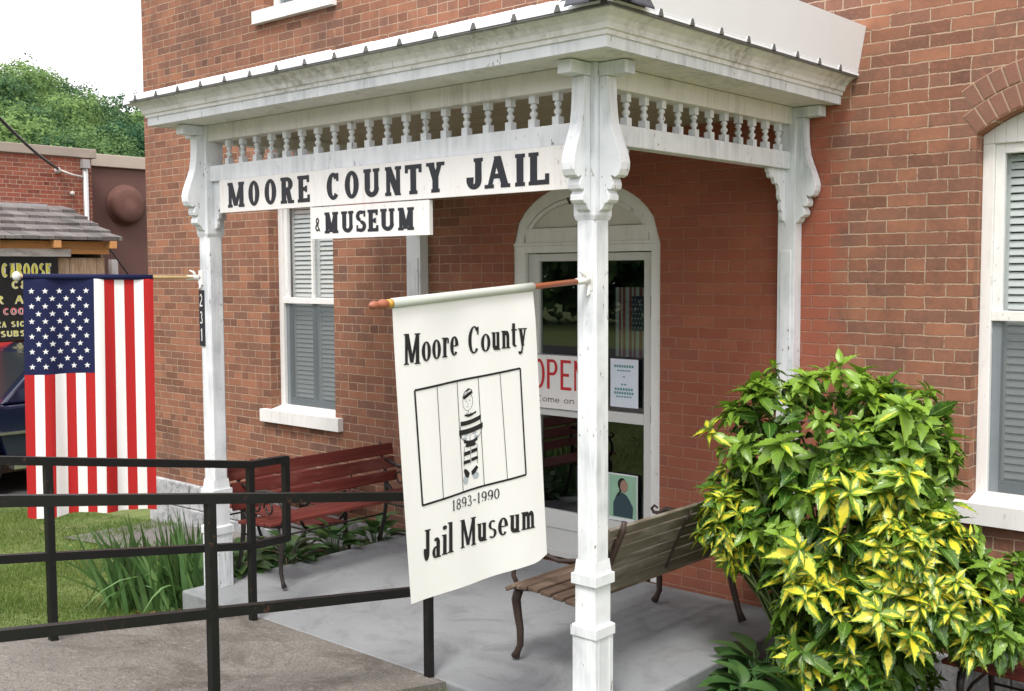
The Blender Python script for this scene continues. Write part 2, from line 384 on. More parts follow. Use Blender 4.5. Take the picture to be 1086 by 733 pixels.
# ------------------------------------------------------------------ lettering: serif glyphs as polygons, cap height 1
def ring(cx, cy, rx, ry, a0, a1, T, t, n=None):
    n = n or max(4, int(abs(a1-a0)/15)); out = []
    for i in range(n):
        q = [radians(a0+(a1-a0)*(i+k)/n) for k in (0, 1)]
        out.append([(cx+rx*cos(q[0]), cy+ry*sin(q[0])), (cx+rx*cos(q[1]), cy+ry*sin(q[1])),
                    (cx+(rx-T)*cos(q[1]), cy+(ry-t)*sin(q[1])), (cx+(rx-T)*cos(q[0]), cy+(ry-t)*sin(q[0]))])
    return out
def rc(x0, y0, x1, y1): return [(x0,y0),(x1,y0),(x1,y1),(x0,y1)]
def dg(x0, y0, x1, y1, w): return [(x0-w/2,y0),(x0+w/2,y0),(x1+w/2,y1),(x1-w/2,y1)]
def glyph(ch, w, T, t, s, xh=.66):
    """polygons of a letter inside 0..w (T thick stem, t thin stroke, s serif overhang; s=0 gives a sans letter)"""
    def stem(x, y0, y1, f0=True, f1=True, W=T):
        o = [rc(x-W/2, y0, x+W/2, y1)]
        if s and f0: o.append(rc(x-W/2-s, y0, x+W/2+s, y0+t*.8))
        if s and f1: o.append(rc(x-W/2-s, y1-t*.8, x+W/2+s, y1))
        return o
    h = T/2; L = s+h; R = w-s-h; G = []
    if ch == 'M':
        tn = T*.75
        G += stem(L, 0, 1, W=tn) + stem(R, 0, 1) + [dg(L+.03, 1, w/2, .06, T), dg(w/2, .06, R, 1, tn)]
    elif ch == 'N': G += stem(L, 0, 1, W=T*.7) + stem(R, 0, 1, f0=False, W=T*.7) + [dg(L, 1, R, 0, T*1.1)]
    elif ch == 'O': G += ring(w/2, .5, w/2, .5, 0, 360, T, t, 20)
    elif ch == '0': G += ring(w/2, .5, w/2, .5, 0, 360, T, t, 16)
    elif ch == 'C':
        G += ring(w/2, .5, w/2, .5, 42, 318, T, t, 16)
        if s: G += [rc(w*.86-T*.35, .68, w*.86+T*.12, .97)]
    elif ch == 'G': G += ring(w/2, .5, w/2, .5, 42, 318, T, t, 16) + [rc(w-T, 0.1, w, .45), rc(w*.55, .42, w, .5)]
    elif ch in 'RPB':
        G += stem(L, 0, 1, f1=True)
        G += [rc(L, 1-t, w*.55, 1), rc(L, .46, w*.55, .46+t)] + ring(w*.52, .73, w*.42, .27, -90, 90, T, t, 8)
        if ch == 'R': G += [dg(w*.55, .5, R, 0, T)] + ([rc(R-h, 0, w+s*.3, t*.8)] if s else [])
        if ch == 'B': G += [rc(L, 0, w*.55, t)] + ring(w*.54, .24, w*.44, .26, -90, 90, T, t, 8)
    elif ch == 'E':
        G += stem(L, 0, 1) + [rc(L, 0, w, t), rc(L, 1-t, w*.96, 1), rc(L, .5-t/2, w*.78, .5+t/2)]
        if s: G += [rc(w-t, 0, w, .28), rc(w*.96-t, .74, w*.96, 1), rc(w*.78-t*.8, .38, w*.78, .62)]
    elif ch == 'L':
        G += stem(L, 0, 1) + [rc(L, 0, w, t)]
        if s: G += [rc(w-t*1.1, 0, w, .33)]
    elif ch == 'U': G += stem(L, .3, 1, f0=False) + stem(R, .3, 1, f0=False, W=T*.8) + ring(w/2, .32, w/2-s, .32, 180, 360, T*.9, t*1.2, 10)
    elif ch == 'T':
        G += stem(w/2, 0, 1, f1=False) + [rc(0, 1-t, w, 1)]
        if s: G += [rc(0, .72, t, 1), rc(w-t, .72, w, 1)]
    elif ch == 'Y':
        G += stem(w/2, 0, .5, f1=False) + [dg(w/2, .42, L, 1, T), dg(w/2, .42, R, 1, T*.75)]
        if s: G += [rc(0, 1-t*.8, L+h+s*.8, 1), rc(R-h-s*.6, 1-t*.8, w, 1)]
    elif ch == 'J':
        G += stem(R-s*.2, .3, 1, f0=False) + ring(R+h-w*.42-s*.2, .3, w*.42, .3, 180, 360, T, t*1.2, 10) + ([rc(R+h-w*.84-s*.2, .24, R+h-w*.84+T*1.1-s*.2, .4)] if s else [])
    elif ch == 'A':
        G += [dg(L, 0, w/2-.01, 1, T*.7), dg(R, 0, w/2, 1, T*1.05), rc(w*.3, .3, w*.7, .3+t)]
        if s: G += [rc(0, 0, L+h+s, t*.8), rc(R-h-s, 0, w, t*.8)]
    elif ch == 'I': G += stem(w/2, 0, 1)
    elif ch == 'S':
        G += ring(w/2, .74, w*.46, .26, 40, 270, T*.85, t, 12) + ring(w/2, .27, w*.5, .27, -140, 90, T*.85, t, 12)
        G += [[(w*.3, .58), (w*.5, .50), (w*.72, .42), (w*.5, .40)]]
        if s: G += [rc(w*.88-T*.3, .70, w*.88+T*.12, .98), rc(w*.13-T*.12, .03, w*.13+T*.3, .32)]
    elif ch == 'D': G += stem(L, 0, 1) + [rc(L, 1-t, w*.5, 1), rc(L, 0, w*.5, t)] + ring(w*.45, .5, w*.55, .5, -90, 90, T, t, 12)
    elif ch == 'K': G += stem(L, 0, 1) + [dg(L+h, .42, R, 1, T*.7), dg(w*.45, .58, R, 0, T)]
    elif ch == 'Z': G += [rc(0, 1-t, w, 1), rc(0, 0, w, t), dg(h, t, w-h, 1-t, T)]
    elif ch == '&': G += ring(w*.45, .75, w*.32, .25, 0, 360, T*.6, t, 12) + ring(w*.42, .27, w*.42, .27, 60, 330, T*.7, t, 12) + [dg(w*.9, 0, w*.3, .6, T*.6)]
    # small letters
    elif ch == 'o': G += ring(w/2, xh/2, w/2, xh/2, 0, 360, T, t, 16)
    elif ch == 'e': G += ring(w/2, xh/2, w/2, xh/2, 0, 318, T, t, 15) + [rc(T*.8, xh*.5-t*.4, w-T*.6, xh*.5+t*.4)]
    elif ch == 'r': G += stem(L, 0, xh, f1=False) + [rc(0, xh-t*.8, L, xh)] + ring(w*.72, xh-.2, w*.42, .2, 55, 180, T*.8, t*1.2, 6) + [rc(w*.78, xh-.2, w, xh-.03)]
    elif ch in 'nm':
        ks = [L, R] if ch == 'n' else [L, w/2, R]
        G += stem(L, 0, xh, f1=False) + [rc(0, xh-t*.8, L, xh)]
        for a, b in zip(ks, ks[1:]):
            G += stem(b, 0, xh-.2, f1=False) + ring((a+b)/2+h*.5, xh-.22, (b-a)/2+h*.5, .22, 0, 165, T, t*1.3, 8)
    elif ch == 'u': G += stem(L, .18, xh, f0=False, f1=False) + [rc(0, xh-t*.8, L, xh)] + stem(R, 0, xh, f1=False) + ring((L+R)/2-h*.5, .2, (R-L)/2+h*.5, .2, 180, 345, T, t*1.4, 8) + [rc(R-h-s, xh-t*.8, R, xh)]
    elif ch == 't': G += stem(w*.42, .14, .88, f0=False, f1=False) + [rc(0, xh-t, w, xh)] + ring(w*.42+w*.3-h*.1, .16, w*.3+h, .16, 180, 300, T, t*1.4, 6)
    elif ch == 'y':
        G += [dg(L, xh, w*.52, 0, T), dg(R+.02, xh, w*.36, -.28, T*.55), rc(0, xh-t*.8, L+h+s, xh), rc(R-h-s*.5, xh-t*.8, w, xh)] + ring(w*.22, -.2, w*.2, .12, 180, 350, T*.8, t, 6)
    elif ch == 'a':
        G += stem(R, 0, xh-.18, f1=False) + ring((L+R)/2, xh-.19, (R-L)/2+h, .19, 0, 150, T, t*1.3, 7) + ring(w*.40, xh*.28, w*.40, xh*.30, 0, 360, T*.85, t, 12)
    elif ch == 'i': G += stem(w/2, 0, xh, f1=False) + [rc(w/2-h-s, xh-t*.8, w/2, xh)] + ring(w/2, .88, T*.62, .075, 0, 360, T*.6, .072, 10)
    elif ch == 'l': G += stem(w/2, 0, 1, f1=False) + [rc(w/2-h-s, 1-t*.8, w/2, 1)]
    elif ch == 's': G += ring(w/2, xh*.74, w*.46, xh*.26, 40, 270, T*.8, t, 10) + ring(w/2, xh*.27, w*.5, xh*.27, -140, 90, T*.8, t, 10)
    elif ch == 'z': G += [rc(0, xh-t, w, xh), rc(0, 0, w, t), dg(h, t, w-h, xh-t, T)]
    elif ch == '1': G += stem(w/2, 0, 1, f1=False) + [[(w*.1, .78), (w/2+h, 1), (w/2-h, .9), (w*.1, .84)]]
    elif ch == '8': G += ring(w/2, .74, w*.42, .26, 0, 360, T*.75, t, 14) + ring(w/2, .26, w*.48, .28, 0, 360, T*.85, t, 14)
    elif ch == '9': G += ring(w/2, .68, w*.5, .32, 0, 360, T, t, 14) + ring(w/2, .5, w*.5, .5, -70, 20, T, t, 8) + ring(w*.2, .12, T*.6, .06, 0, 360, T*.5, .05, 6)
    elif ch == '3': G += ring(w*.45, .75, w*.42, .25, -90, 150, T*.85, t, 10) + ring(w*.45, .26, w*.5, .27, -150, 90, T*.85, t, 10)
    elif ch == '2': G += ring(w*.5, .72, w*.46, .28, -20, 160, T*.85, t, 9) + [dg(w*.1, t, w*.85, .62, T*.9), rc(0, 0, w, t*1.3)]
    elif ch == '-': G += [rc(w*.1, .36, w*.9, .36+t*1.3)]
    return G
def put_text(mb, items, base, capH, fn, m, T=.2, t=.1, s=.06, slant=0, layer=.0):
    """items: [(char, x0, x1)]; base: height of the baseline, number or function of x; fn maps (x, y, lift) to 3d"""
    k = 0
    for ch, x0, x1 in items:
        w = abs(x1-x0)/capH; sg = 1 if x1 > x0 else -1
        for poly in glyph(ch, w, T, t, s):
            b = base(x0) if callable(base) else base
            k += 1
            pts = [fn(x0+sg*x*capH, b+y*capH+slant*x*capH, layer+(k % 7)*.00012) for x, y in poly]
            mb.add(pts, [tuple(range(len(pts)))], m)
def line_items(text, x0, x1, widths=None, gap=.18, space=.5):
    """spread a text between x0 and x1 with relative letter widths"""
    W = widths or {}
    ws = [space if c == ' ' else W.get(c, {'M':1.5,'m':1.25,'i':.42,'l':.42,'1':.6,'I':.5,'t':.55,'r':.68,'-':.6,'J':.65,'C':1.0,'O':1.05,'a':.8,'s':.7,'e':.8}.get(c, .88)) for c in text]
    tot = sum(ws)+gap*(len(ws)-1); u = (x1-x0)/tot; x = x0; out = []
    for c, w in zip(text, ws):
        if c != ' ': out.append((c, x, x+w*u))
        x += (w+gap)*u
    return out

# ------------------------------------------------------------------ ground
def clamp(x, a=0., b=1.): return np.minimum(np.maximum(x, a), b)
def smooth(x): x = clamp(x); return x*x*(3-2*x)
def terrain(x, y):
    x = np.asarray(x, float); y = np.asarray(y, float)
    z = -.055 + .15*clamp(-y-.15, 0, 3.2)
    z = z - .075*clamp(-2.5-x, 0, 9.0)
    z = z - .10*smooth((-2.6-x)/.8)
    z = z - .24*smooth((x+.75)/.6)*smooth((y+1.2)/1.0)
    return z
def ramp_z(y): return .158*max(0., -y-.15)

def grid(name, xs, ys, mat, lift=0, fn=terrain, **kw):
    X, Y = np.meshgrid(xs, ys); Z = fn(X, Y)+lift
    V = np.stack([X, Y, Z], -1).reshape(-1, 3); nx = len(xs)
    i, j = np.meshgrid(np.arange(nx-1), np.arange(len(ys)-1)); a = (j*nx+i).ravel()
    F = np.stack([a, a+1, a+nx+1, a+nx], 1)
    o = np_mesh(name, V, F, mat, smooth=True); return tag(o, **kw)
def spaced(a, b, dense0, dense1, n=60):
    return np.unique(np.concatenate([np.linspace(a, dense0, 12), np.linspace(dense0, dense1, n), np.linspace(dense1, b, 12)]))
grid('ground', spaced(-260, 120, -12, 4, 110), spaced(-120, 260, -5, 4, 70), M['soil'], 0, kind='structure')
grid('street', np.linspace(-60, -10.2, 40), np.linspace(-6.6, 60, 60), M['asphalt'], .012, kind='structure')
grid('path', np.linspace(-7.0, -4.7, 30), np.linspace(.95, 1.86, 8), M['path'], .012, kind='structure')
grid('garden_bed', np.linspace(-4.7, -3.17, 16), np.linspace(.1, 1.9, 14), M['mulch'], .008, kind='structure')
grid('garden_bed', np.linspace(.07, 2.6, 16), np.linspace(.2, 1.9, 12), M['mulch'], .008, kind='structure')

grid('sidewalk', np.linspace(-10, 14, 30), np.linspace(-6.6, -3.62, 8), M['ramp'], .012, kind='structure')
grid('road', np.linspace(-60, 60, 60), np.linspace(-19, -6.7, 14), M['asphalt'], .008, kind='structure')
mb = MB(); mb.box(-3.155, .055, -.15, D-.001, -.5, 0)
o = mb.build('porch_floor', M['slab'], bevel=.012); o['kind'] = 'structure'
mb = MB(); ys = np.linspace(-.152, -3.6, 18)
for a, b in zip(ys, ys[1:]):
    mb.add([(-2.40,a,ramp_z(a)),(-.80,a,ramp_z(a)),(-.80,b,ramp_z(b)),(-2.40,b,ramp_z(b))], [(3,2,1,0)])
    for x, fl in ((-2.40, 1), (-.80, 0)):
        q = [(x,a,ramp_z(a)-.6),(x,a,ramp_z(a)),(x,b,ramp_z(b)),(x,b,ramp_z(b)-.6)]; mb.add(q, [(0,1,2,3) if fl else (3,2,1,0)])
o = mb.build('concrete_ramp', M['ramp']); o['kind'] = 'structure'

def in_lawn(x, y):
    ok = ~((x > -3.2) & (x < .08) & (y > -.17)) & ~((x > -2.42) & (x < -.79) & (y < -.1)) & ~((x > -6.5+RNG.normal(0, .06, x.shape)) & (x < -4.7) & (y > 1.15+.10*np.sin(x*5)+RNG.normal(0, .04, x.shape))) & (x > -10.3) & (y < D-.02) & (y > -3.6)
    j = .10*np.sin(x*9+y*3)+.08*np.sin(x*23)+RNG.normal(0, .05, x.shape)
    ok &= ~((x > -4.5+j) & (x < -3.1) & (y > .12+j)) & ~((x > .0) & (y > .15))
    return ok
def make_grass():
    N = 150000
    x = np.concatenate([RNG.uniform(-10.2, -2.4, N), RNG.uniform(-1.1, .3, 9000), RNG.uniform(-2.5, -2.38, 1500)])
    y = np.concatenate([RNG.uniform(-3.4, 1.9, N), RNG.uniform(-1.2, -.13, 9000), RNG.uniform(-3, -.2, 1500)])
    k = in_lawn(x, y); x, y = x[k], y[k]; n = len(x)
    z = terrain(x, y)
    h = RNG.uniform(.014, .050, n)*(1+.6*np.sin(x*3.1)*np.sin(y*2.3+1)); h[(x > -2.37) & (x < -.0)] *= 1.5
    a = RNG.uniform(0, 2*pi, n); w = RNG.uniform(.0018, .0038, n)
    l = RNG.normal(0, .5, (n, 2))*h[:, None]
    p = np.stack([x, y, z], 1)
    d = np.stack([np.cos(a)*w, np.sin(a)*w, 0*a], 1)
    tip = p+np.stack([l[:,0], l[:,1], h], 1)
    V = np.stack([p-d, p+d, tip], 1).reshape(-1, 3); F = np.arange(3*n).reshape(-1, 3)
    r = clamp(.5+.35*np.sin(x*1.7+y)*np.sin(y*2.9-x)+RNG.normal(0, .25, n))
    o = np_mesh('grass', V, F, M['grass'], attr={'rnd': np.repeat(r, 3)}); o['kind'] = 'stuff'
make_grass()

# ------------------------------------------------------------------ museum building
bld = empty('brick_building', (-7.03, D, -.5), 'large old red brick museum building with the white porch on its front', 'building')
XL, XR, ZT = -7.03, 5.0, 6.6
RV = .10    # depth of the window reveals
def arch_fn(x0, x1, zs, rise):
    c, a = (x0+x1)/2, (x1-x0)/2
    return lambda x: zs + rise*max(0., 1-((x-c)/a)**2)
def door_arch(x):
    c, a = -1.572, .615; return 2.165+.415*sqrt(max(0., 1-((x-c)/a)**2))
openings = [(-5.03, -4.155, .80, arch_fn(-5.03, -4.155, 2.673, .15)), (.95, 1.825, .80, arch_fn(.95, 1.825, 2.673, .15)),
            (-5.03, -4.155, 4.235, arch_fn(-5.03, -4.155, 6.05, .15)), (.95, 1.825, 4.235, arch_fn(.95, 1.825, 6.05, .15)),
            (-2.187, -.957, -.0, door_arch)]
wall = MB()
cuts = {XL, XR}
for x0, x1, z0, fn in openings: cuts |= set(np.linspace(x0, x1, 25))
cuts = sorted(cuts)
ZB = -.03
for a, b in zip(cuts, cuts[1:]):
    if b-a < 1e-6: continue
    mid = (a+b)/2; ops = sorted([o for o in openings if o[0] < mid < o[1]], key=lambda o: o[2])
    zb = [(ZB if mid < -3.155 or mid > .05 else 0.0-.2,)*2]
    for x0, x1, z0, fn in ops: zb += [(z0, z0), (fn(a), fn(b))]
    zb.append((ZT, ZT))
    for k in range(0, len(zb), 2):
        (za0, zb0), (za1, zb1) = zb[k], zb[k+1]
        if za1-za0 < .005: continue
        wall.add([(a,D,za0),(b,D,zb0),(b,D,zb1),(a,D,za1)], [(0,1,2,3)])
    for x0, x1, z0, fn in ops:
        wall.add([(a,D,fn(a)),(b,D,fn(b)),(b,D+.16,fn(b)),(a,D+.16,fn(a))], [(0,1,2,3)], 1)
for x0, x1, z0, fn in openings:
    wall.add([(x0,D,z0),(x0,D+.16,z0),(x0,D+.16,fn(x0)),(x0,D,fn(x0))], [(0,1,2,3)], 1)
    wall.add([(x1,D,z0),(x1,D+.16,z0),(x1,D+.16,fn(x1)),(x1,D,fn(x1))], [(3,2,1,0)], 1)
wall.add([(XL,D,ZB),(XL,D,ZT),(XL,D+10,ZT),(XL,D+10,ZB)], [(0,1,2,3)], 1)
wall.add([(XR,D,ZB),(XR,D,ZT),(XR,D+10,ZT),(XR,D+10,ZB)], [(3,2,1,0)], 1)
wall.add([(XL,D,ZT),(XR,D,ZT),(XR,D+10,ZT),(XL,D+10,ZT)], [(0,1,2,3)], 1)
wall.build('wall', [M['brick'], M['brick_side']], bld)
fnd = MB()
x = XL-.02
while x < -3.16:
    w = random.uniform(.25, .5); zc = 0
    for z0, z1 in ((-1.0, -.52), (-.52, -.27), (-.27, -.032)):
        fnd.box(x+.004, min(x+w, -3.158), D-.035-random.uniform(0, .02), D+.1, z0+.004, z1)
    x += w
fnd.build('foundation', M['stone'], bld, bevel=.012); fnd = MB()
x = .06
while x < XR:
    w = random.uniform(.25, .5)
    fnd.box(x+.004, x+w, D-.02-random.uniform(0, .02), D+.1, -.9, -.032); x += w
fnd.build('foundation', M['stone'], bld, bevel=.012)
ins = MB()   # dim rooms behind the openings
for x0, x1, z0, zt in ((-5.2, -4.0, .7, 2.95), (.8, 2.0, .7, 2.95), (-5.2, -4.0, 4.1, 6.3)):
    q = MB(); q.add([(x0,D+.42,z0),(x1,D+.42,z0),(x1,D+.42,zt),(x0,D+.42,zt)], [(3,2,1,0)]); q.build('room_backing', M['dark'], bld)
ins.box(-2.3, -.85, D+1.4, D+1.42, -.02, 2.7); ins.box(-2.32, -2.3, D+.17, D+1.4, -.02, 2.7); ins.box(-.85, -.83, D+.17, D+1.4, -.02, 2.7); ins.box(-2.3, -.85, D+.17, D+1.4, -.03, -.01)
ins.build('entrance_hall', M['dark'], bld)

def make_window(x0, x1, z0, fn, lintel=True):
    zs = fn(x0)
    w = MB(); F = .058; y0, y1 = D+RV, D+RV+.07
    poly = []
    # frame: jambs, sill rail, arched head
    w.box(x0+.001, x0+F, y0, y1, z0, zs-.046); w.box(x1-F, x1-.001, y0, y1, z0, zs-.046); w.box(x0+F, x1-F, y0, y1, z0, z0+.035)
    n = 16
    for i in range(n):
        a, b = x0+(x1-x0)*i/n, x0+(x1-x0)*(i+1)/n
        w.hexa([(a,y0,zs-.045),(b,y0,zs-.045),(b,y1,zs-.045),(a,y1,zs-.045),(a,y0,fn(a)-.001),(b,y0,fn(b)-.001),(b,y1,fn(b)-.001),(a,y1,fn(a)-.001)])
    win = w.build('window', M['paint_clean'], bld, bevel=.004)
    zm = z0+.955; zt = zs-.045
    xa, xb = x0+F, x1-F; mid = (xa+xb)/2
    # upper sash stands outside the lower one
    s = MB(); ya, yb = y0+.02, y0+.055
    s.box(xa, xa+.045, ya, yb, zm-.025, zt); s.box(xb-.045, xb, ya, yb, zm-.025, zt); s.box(xa+.045, xb-.045, ya, yb, zt-.05, zt)
    s.box(xa-.0, xb, ya-.012, yb, zm-.03, zm+.022); s.box(mid-.012, mid+.012, ya+.004, yb-.002, zm+.022, zt-.05)
    s.build('upper_sash', M['paint_clean'], win, bevel=.003)
    s = MB(); ya, yb = y0+.030, y0+.065
    s.box(xa, xa+.05, ya, yb, z0+.035, zm-.03); s.box(xb-.05, xb, ya, yb, z0+.035, zm-.03); s.box(xa+.05, xb-.05, ya, yb, z0+.035, z0+.095); s.box(mid-.014, mid+.014, ya+.002, yb, z0+.095, zm-.03)
    s.build('lower_sash', M['grey_paint'], win, bevel=.003)
    g = MB(); g.add([(xa+.045,y0+.045,zm+.02),(xb-.045,y0+.045,zm+.02),(xb-.045,y0+.045,zt-.05),(xa+.045,y0+.045,zt-.05)], [(0,1,2,3)])
    g.build('upper_glass', M['glass'], win)
    g = MB(); g.add([(xa+.05,y0+.024,z0+.04),(xb-.05,y0+.024,z0+.04),(xb-.05,y0+.024,zm-.03),(xa+.05,y0+.024,zm-.03)], [(0,1,2,3)])
    g.build('insect_screen', M['screen'], win)
    b = MB(); z = z0+.1
    while z < zt-.03:
        for a, c in ((xa+.055, mid-.03), (mid+.03, xb-.055)):
            b.hexa([(a,y0+.092,z),(c,y0+.092,z),(c,y0+.104,z+.030),(a,y0+.104,z+.030),(a,y0+.089,z+.003),(c,y0+.089,z+.003),(c,y0+.101,z+.034),(a,y0+.101,z+.034)])
        z += .040
    for a in (xa+.02, mid-.028, xb-.055): b.box(a, a+.035 if a != mid-.028 else a+.056, y0+.09, y0+.13, z0+.05, zt)
    b.build('shutter_blind', M['slat'], win)
    # stone sill, painted white
    s = MB(); s.box(x0-.105, x1+.095, D-.055, D+RV+.02, z0-.11, z0-.002)
    s.hexa([(x0-.0,D-.02,z0-.002),(x1,D-.02,z0-.002),(x1,y0+.02,z0-.002),(x0,y0+.02,z0-.002),(x0,D-.0,z0+.0),(x1,D-.0,z0+.0),(x1,y0+.02,z0+.03),(x0,y0+.02,z0+.03)])
    s.build('sill', M['paint_clean'], win, bevel=.008)
    # two rings of rowlock bricks with a mortar bed behind
    c = (x0+x1)/2; a0 = (x1-x0)/2; rise = fn(c)-zs
    Rr = (a0*a0+rise*rise)/(2*rise); zc = fn(c)-Rr; th = math.asin(a0/Rr)
    arch = MB()
    for ringk, (r0, r1, ext) in enumerate(((Rr+.004, Rr+.112, .0), (Rr+.120, Rr+.222, -.075))):
        T0 = th+ext; n = int(2*T0*(r0+.05)/.066)
        for i in range(n):
            q0 = -T0+2*T0*i/n+.0033/Rr*1.2; q1 = -T0+2*T0*(i+1)/n-.0033/Rr*1.2
            jy = random.uniform(0, .004)
            P4 = [(c+r*sin(q), zc+r*cos(q)) for r, q in ((r0,q0),(r0,q1),(r1,q1),(r1,q0))]
            arch.prism(P4, lambda a, b: (a, D-.004-jy*.6, b), lambda a, b: (a, D+.02, b), 0)
        m_ = 24
        for i in range(m_):
            q0 = -T0+2*T0*i/m_; q1 = -T0+2*T0*(i+1)/m_
            P4 = [(c+r*sin(q), zc+r*cos(q)) for r, q in ((r0-.003,q0),(r0-.003,q1),(r1+.004,q1),(r1+.004,q0))]
            arch.prism(P4, lambda a, b: (a, D-.002, b), lambda a, b: (a, D+.015, b), 1)
    arch.build('brick_arch', [M['arch_brick'], M['mortar']], bld, bevel=.003)
for x0, x1, z0, fn in openings[:4]: make_window(x0, x1, z0, fn)

# entrance: white arched surround, storm door
dx0, dx1, dc = -2.187, -.957, -1.572
fr = MB(); y0 = D+.012
fr.box(dx0+.002, dx0+.10, y0, y0+.12, 0, 2.165); fr.box(dx1-.075, dx1-.002, y0, y0+.12, 0, 2.165); fr.box(dx0+.10, dx1-.075, y0+.004, y0+.12, 2.118, 2.165)
fr.box(dx0+.002, dx1-.002, y0-.008, y0+.12, 2.166, 2.186)
n = 26
def dpt(q, ins): return (dc+(.613-ins)*cos(q), 2.186+(.392-ins)*sin(q))
for i in range(n):
    q0, q1 = pi*i/n, pi*(i+1)/n
    P4 = [dpt(q0, 0), dpt(q1, 0), dpt(q1, .085), dpt(q0, .085)]
    fr.prism(P4, lambda a, b: (a, y0, b), lambda a, b: (a, y0+.1, b))
    P4 = [dpt(q0, .09), dpt(q1, .09), dpt(q1, .115), dpt(q0, .115)]
    fr.prism(P4, lambda a, b: (a, y0+.012, b), lambda a, b: (a, y0+.1, b))
fr.box(dc-.515, dc+.515, y0+.006, y0+.1, 2.187, 2.285)
dfr = fr.build('door_frame', white_paint('door_trim', (.82,.82,.80), .35, .5), bld)
fan = MB()
P = [(dc-.49, 2.29)] + [dpt(pi-pi*i/n, .118) for i in range(2, n-1)] + [(dc+.49, 2.29)]
fan.prism(P, lambda a, b: (a, y0+.03, b), lambda a, b: (a, y0+.05, b))
fan.build('fanlight', white_paint('fanlight_paint', (.72,.71,.66), .4, .3), dfr)
gb = MB(); gb.tube([(dc-.17, y0+.008, 2.53), (dc-.12, y0+.008, 2.44)], .008, 6); gb.build('crack', M['bark'], dfr)
a, b = dx0+.105, dx1-.08
y1 = y0+.03
dr = MB()
gl0, gl1 = -1.985, -1.108
dr.box(a, gl0, y1, y1+.04, .02, 2.112); dr.box(gl1, b, y1, y1+.04, .02, 2.112); dr.box(gl0, gl1, y1, y1+.04, 2.06, 2.112); dr.box(gl0, gl1, y1, y1+.04, 1.0, 1.07); dr.box(gl0, gl1, y1, y1+.04, .22, .345)
dr.box(gl0, gl1, y1, y1+.04, .02, .07); dr.box(gl0, gl1, y1+.012, y1+.03, .07, .22)
door = dr.build('door', plain('storm_door_paint', (.62,.63,.61), .45, .06, 5), bld, bevel=.003)
mb = MB(); mb.add([(gl0,y1+.02,1.07),(gl1,y1+.02,1.07),(gl1,y1+.02,2.06),(gl0,y1+.02,2.06)], [(0,1,2,3)]); mb.build('upper_glass', M['door_glass'], door)
mb = MB(); mb.add([(gl0,y1+.02,.345),(gl1,y1+.02,.345),(gl1,y1+.02,1.0),(gl0,y1+.02,1.0)], [(0,1,2,3)]); mb.build('lower_glass', M['door_glass'], door)
hm = plain('old_hinge', (.22,.20,.18), .5, .2, metal=.4)
for z0, z1 in ((1.70, 1.83), (1.02, 1.13)):
    mb = MB(); mb.box(b-.012, b+.012, y1-.012, y1, z0, z1); mb.build('hinge', hm, door)
mb = MB(); mb.box(a+.02, a+.05, y1-.01, y1, .98, 1.12); mb.tube([(a+.035,y1-.01,1.1),(a+.035,y1-.05,1.09),(a+.035,y1-.05,1.0),(a+.035,y1-.01,.99)], .007, 8); mb.build('handle', M['iron'], door)
# things on the door glass
mb = MB(); mb.box(-2.045+.0, -1.43, y1-.012, y1-.004, 1.045, 1.425)
mb.box(-2.045, -1.43, y1-.0135, y1-.0125, 1.418, 1.425, 1); mb.box(-2.045, -1.43, y1-.0135, y1-.0125, 1.045, 1.052, 1)
f = lambda x, y, l: (x, y1-.0135-l, y)
put_text(mb, [('O', -2.028, -1.925), ('P', -1.905, -1.805), ('E', -1.785, -1.69), ('N', -1.67, -1.565)], 1.185, .205, f, 2, T=.115, t=.10, s=0)
put_text(mb, line_items('Come on in', -2.0, -1.56), 1.095, .042, f, 3, T=.12, t=.09, s=.05)
o = mb.build('open_sign', [M['sign_white'], M['grey_paint'], plain('sign_red', (.55,.02,.03), .5), M['ink']])
tag(o, 'white sign with red lettering OPEN stuck on the door glass', 'sign')
mb = MB(); mb.box(-1.368, -1.148, y1-.006, y1-.003, 1.105, 1.42)
for k, (z, w, c) in enumerate(((1.365,.16,1),(1.34,.11,1),(1.25,.05,1),(1.215,.15,1),(1.19,.16,1),(1.17,.13,1),(1.30,.02,1))):
    x0 = -1.258-w/2; nseg = max(2, int(w/.02))
    for i in range(nseg): mb.box(x0+w*i/nseg, x0+w*(i+.7)/nseg, y1-.0075, y1-.0065, z, z+(.016 if k in (0,3,4) else .009), c)
tag(mb.build('paper_notice', [plain('notice_paper', (.70,.76,.86), .6, .03), plain('teal_print', (.10,.28,.30), .7)]), 'pale sheet of paper with small green print on the upper door glass', 'notice')
mb = MB(); mb.box(-1.385, -1.150, y1-.006, y1-.003, .352, .665); 
mb.box(-1.377, -1.158, y1-.0075, y1-.0065, .375, .657, 1)
fp = lambda a, b: (-1.268+a, y1-.0085, .50+b); fp2 = lambda a, b: (-1.268+a, y1-.0078, .50+b)
mb.prism([(-.075,-.12),(.08,-.12),(.085,-.05),(.055,.0),(.03,.03),(-.01,.045),(-.05,.02),(-.075,-.03)], fp, fp2, 2)
def oval(cx, cy, rx, ry, n=14): return [(cx+rx*cos(2*pi*i/n), cy+ry*sin(2*pi*i/n)) for i in range(n)]
mb.prism(oval(.012,.085,.030,.042), lambda a,b: (-1.268+a, y1-.0095, .50+b), fp2, 3)
mb.prism(oval(-.004,.098,.034,.042), lambda a,b: (-1.268+a, y1-.0090, .50+b), fp2, 4)
mb.prism([(-.03,.10),(-.025,.05),(-.05,.02),(-.03,.015),(-.005,.06)], lambda a,b: (-1.268+a, y1-.0092, .50+b), fp2, 4)
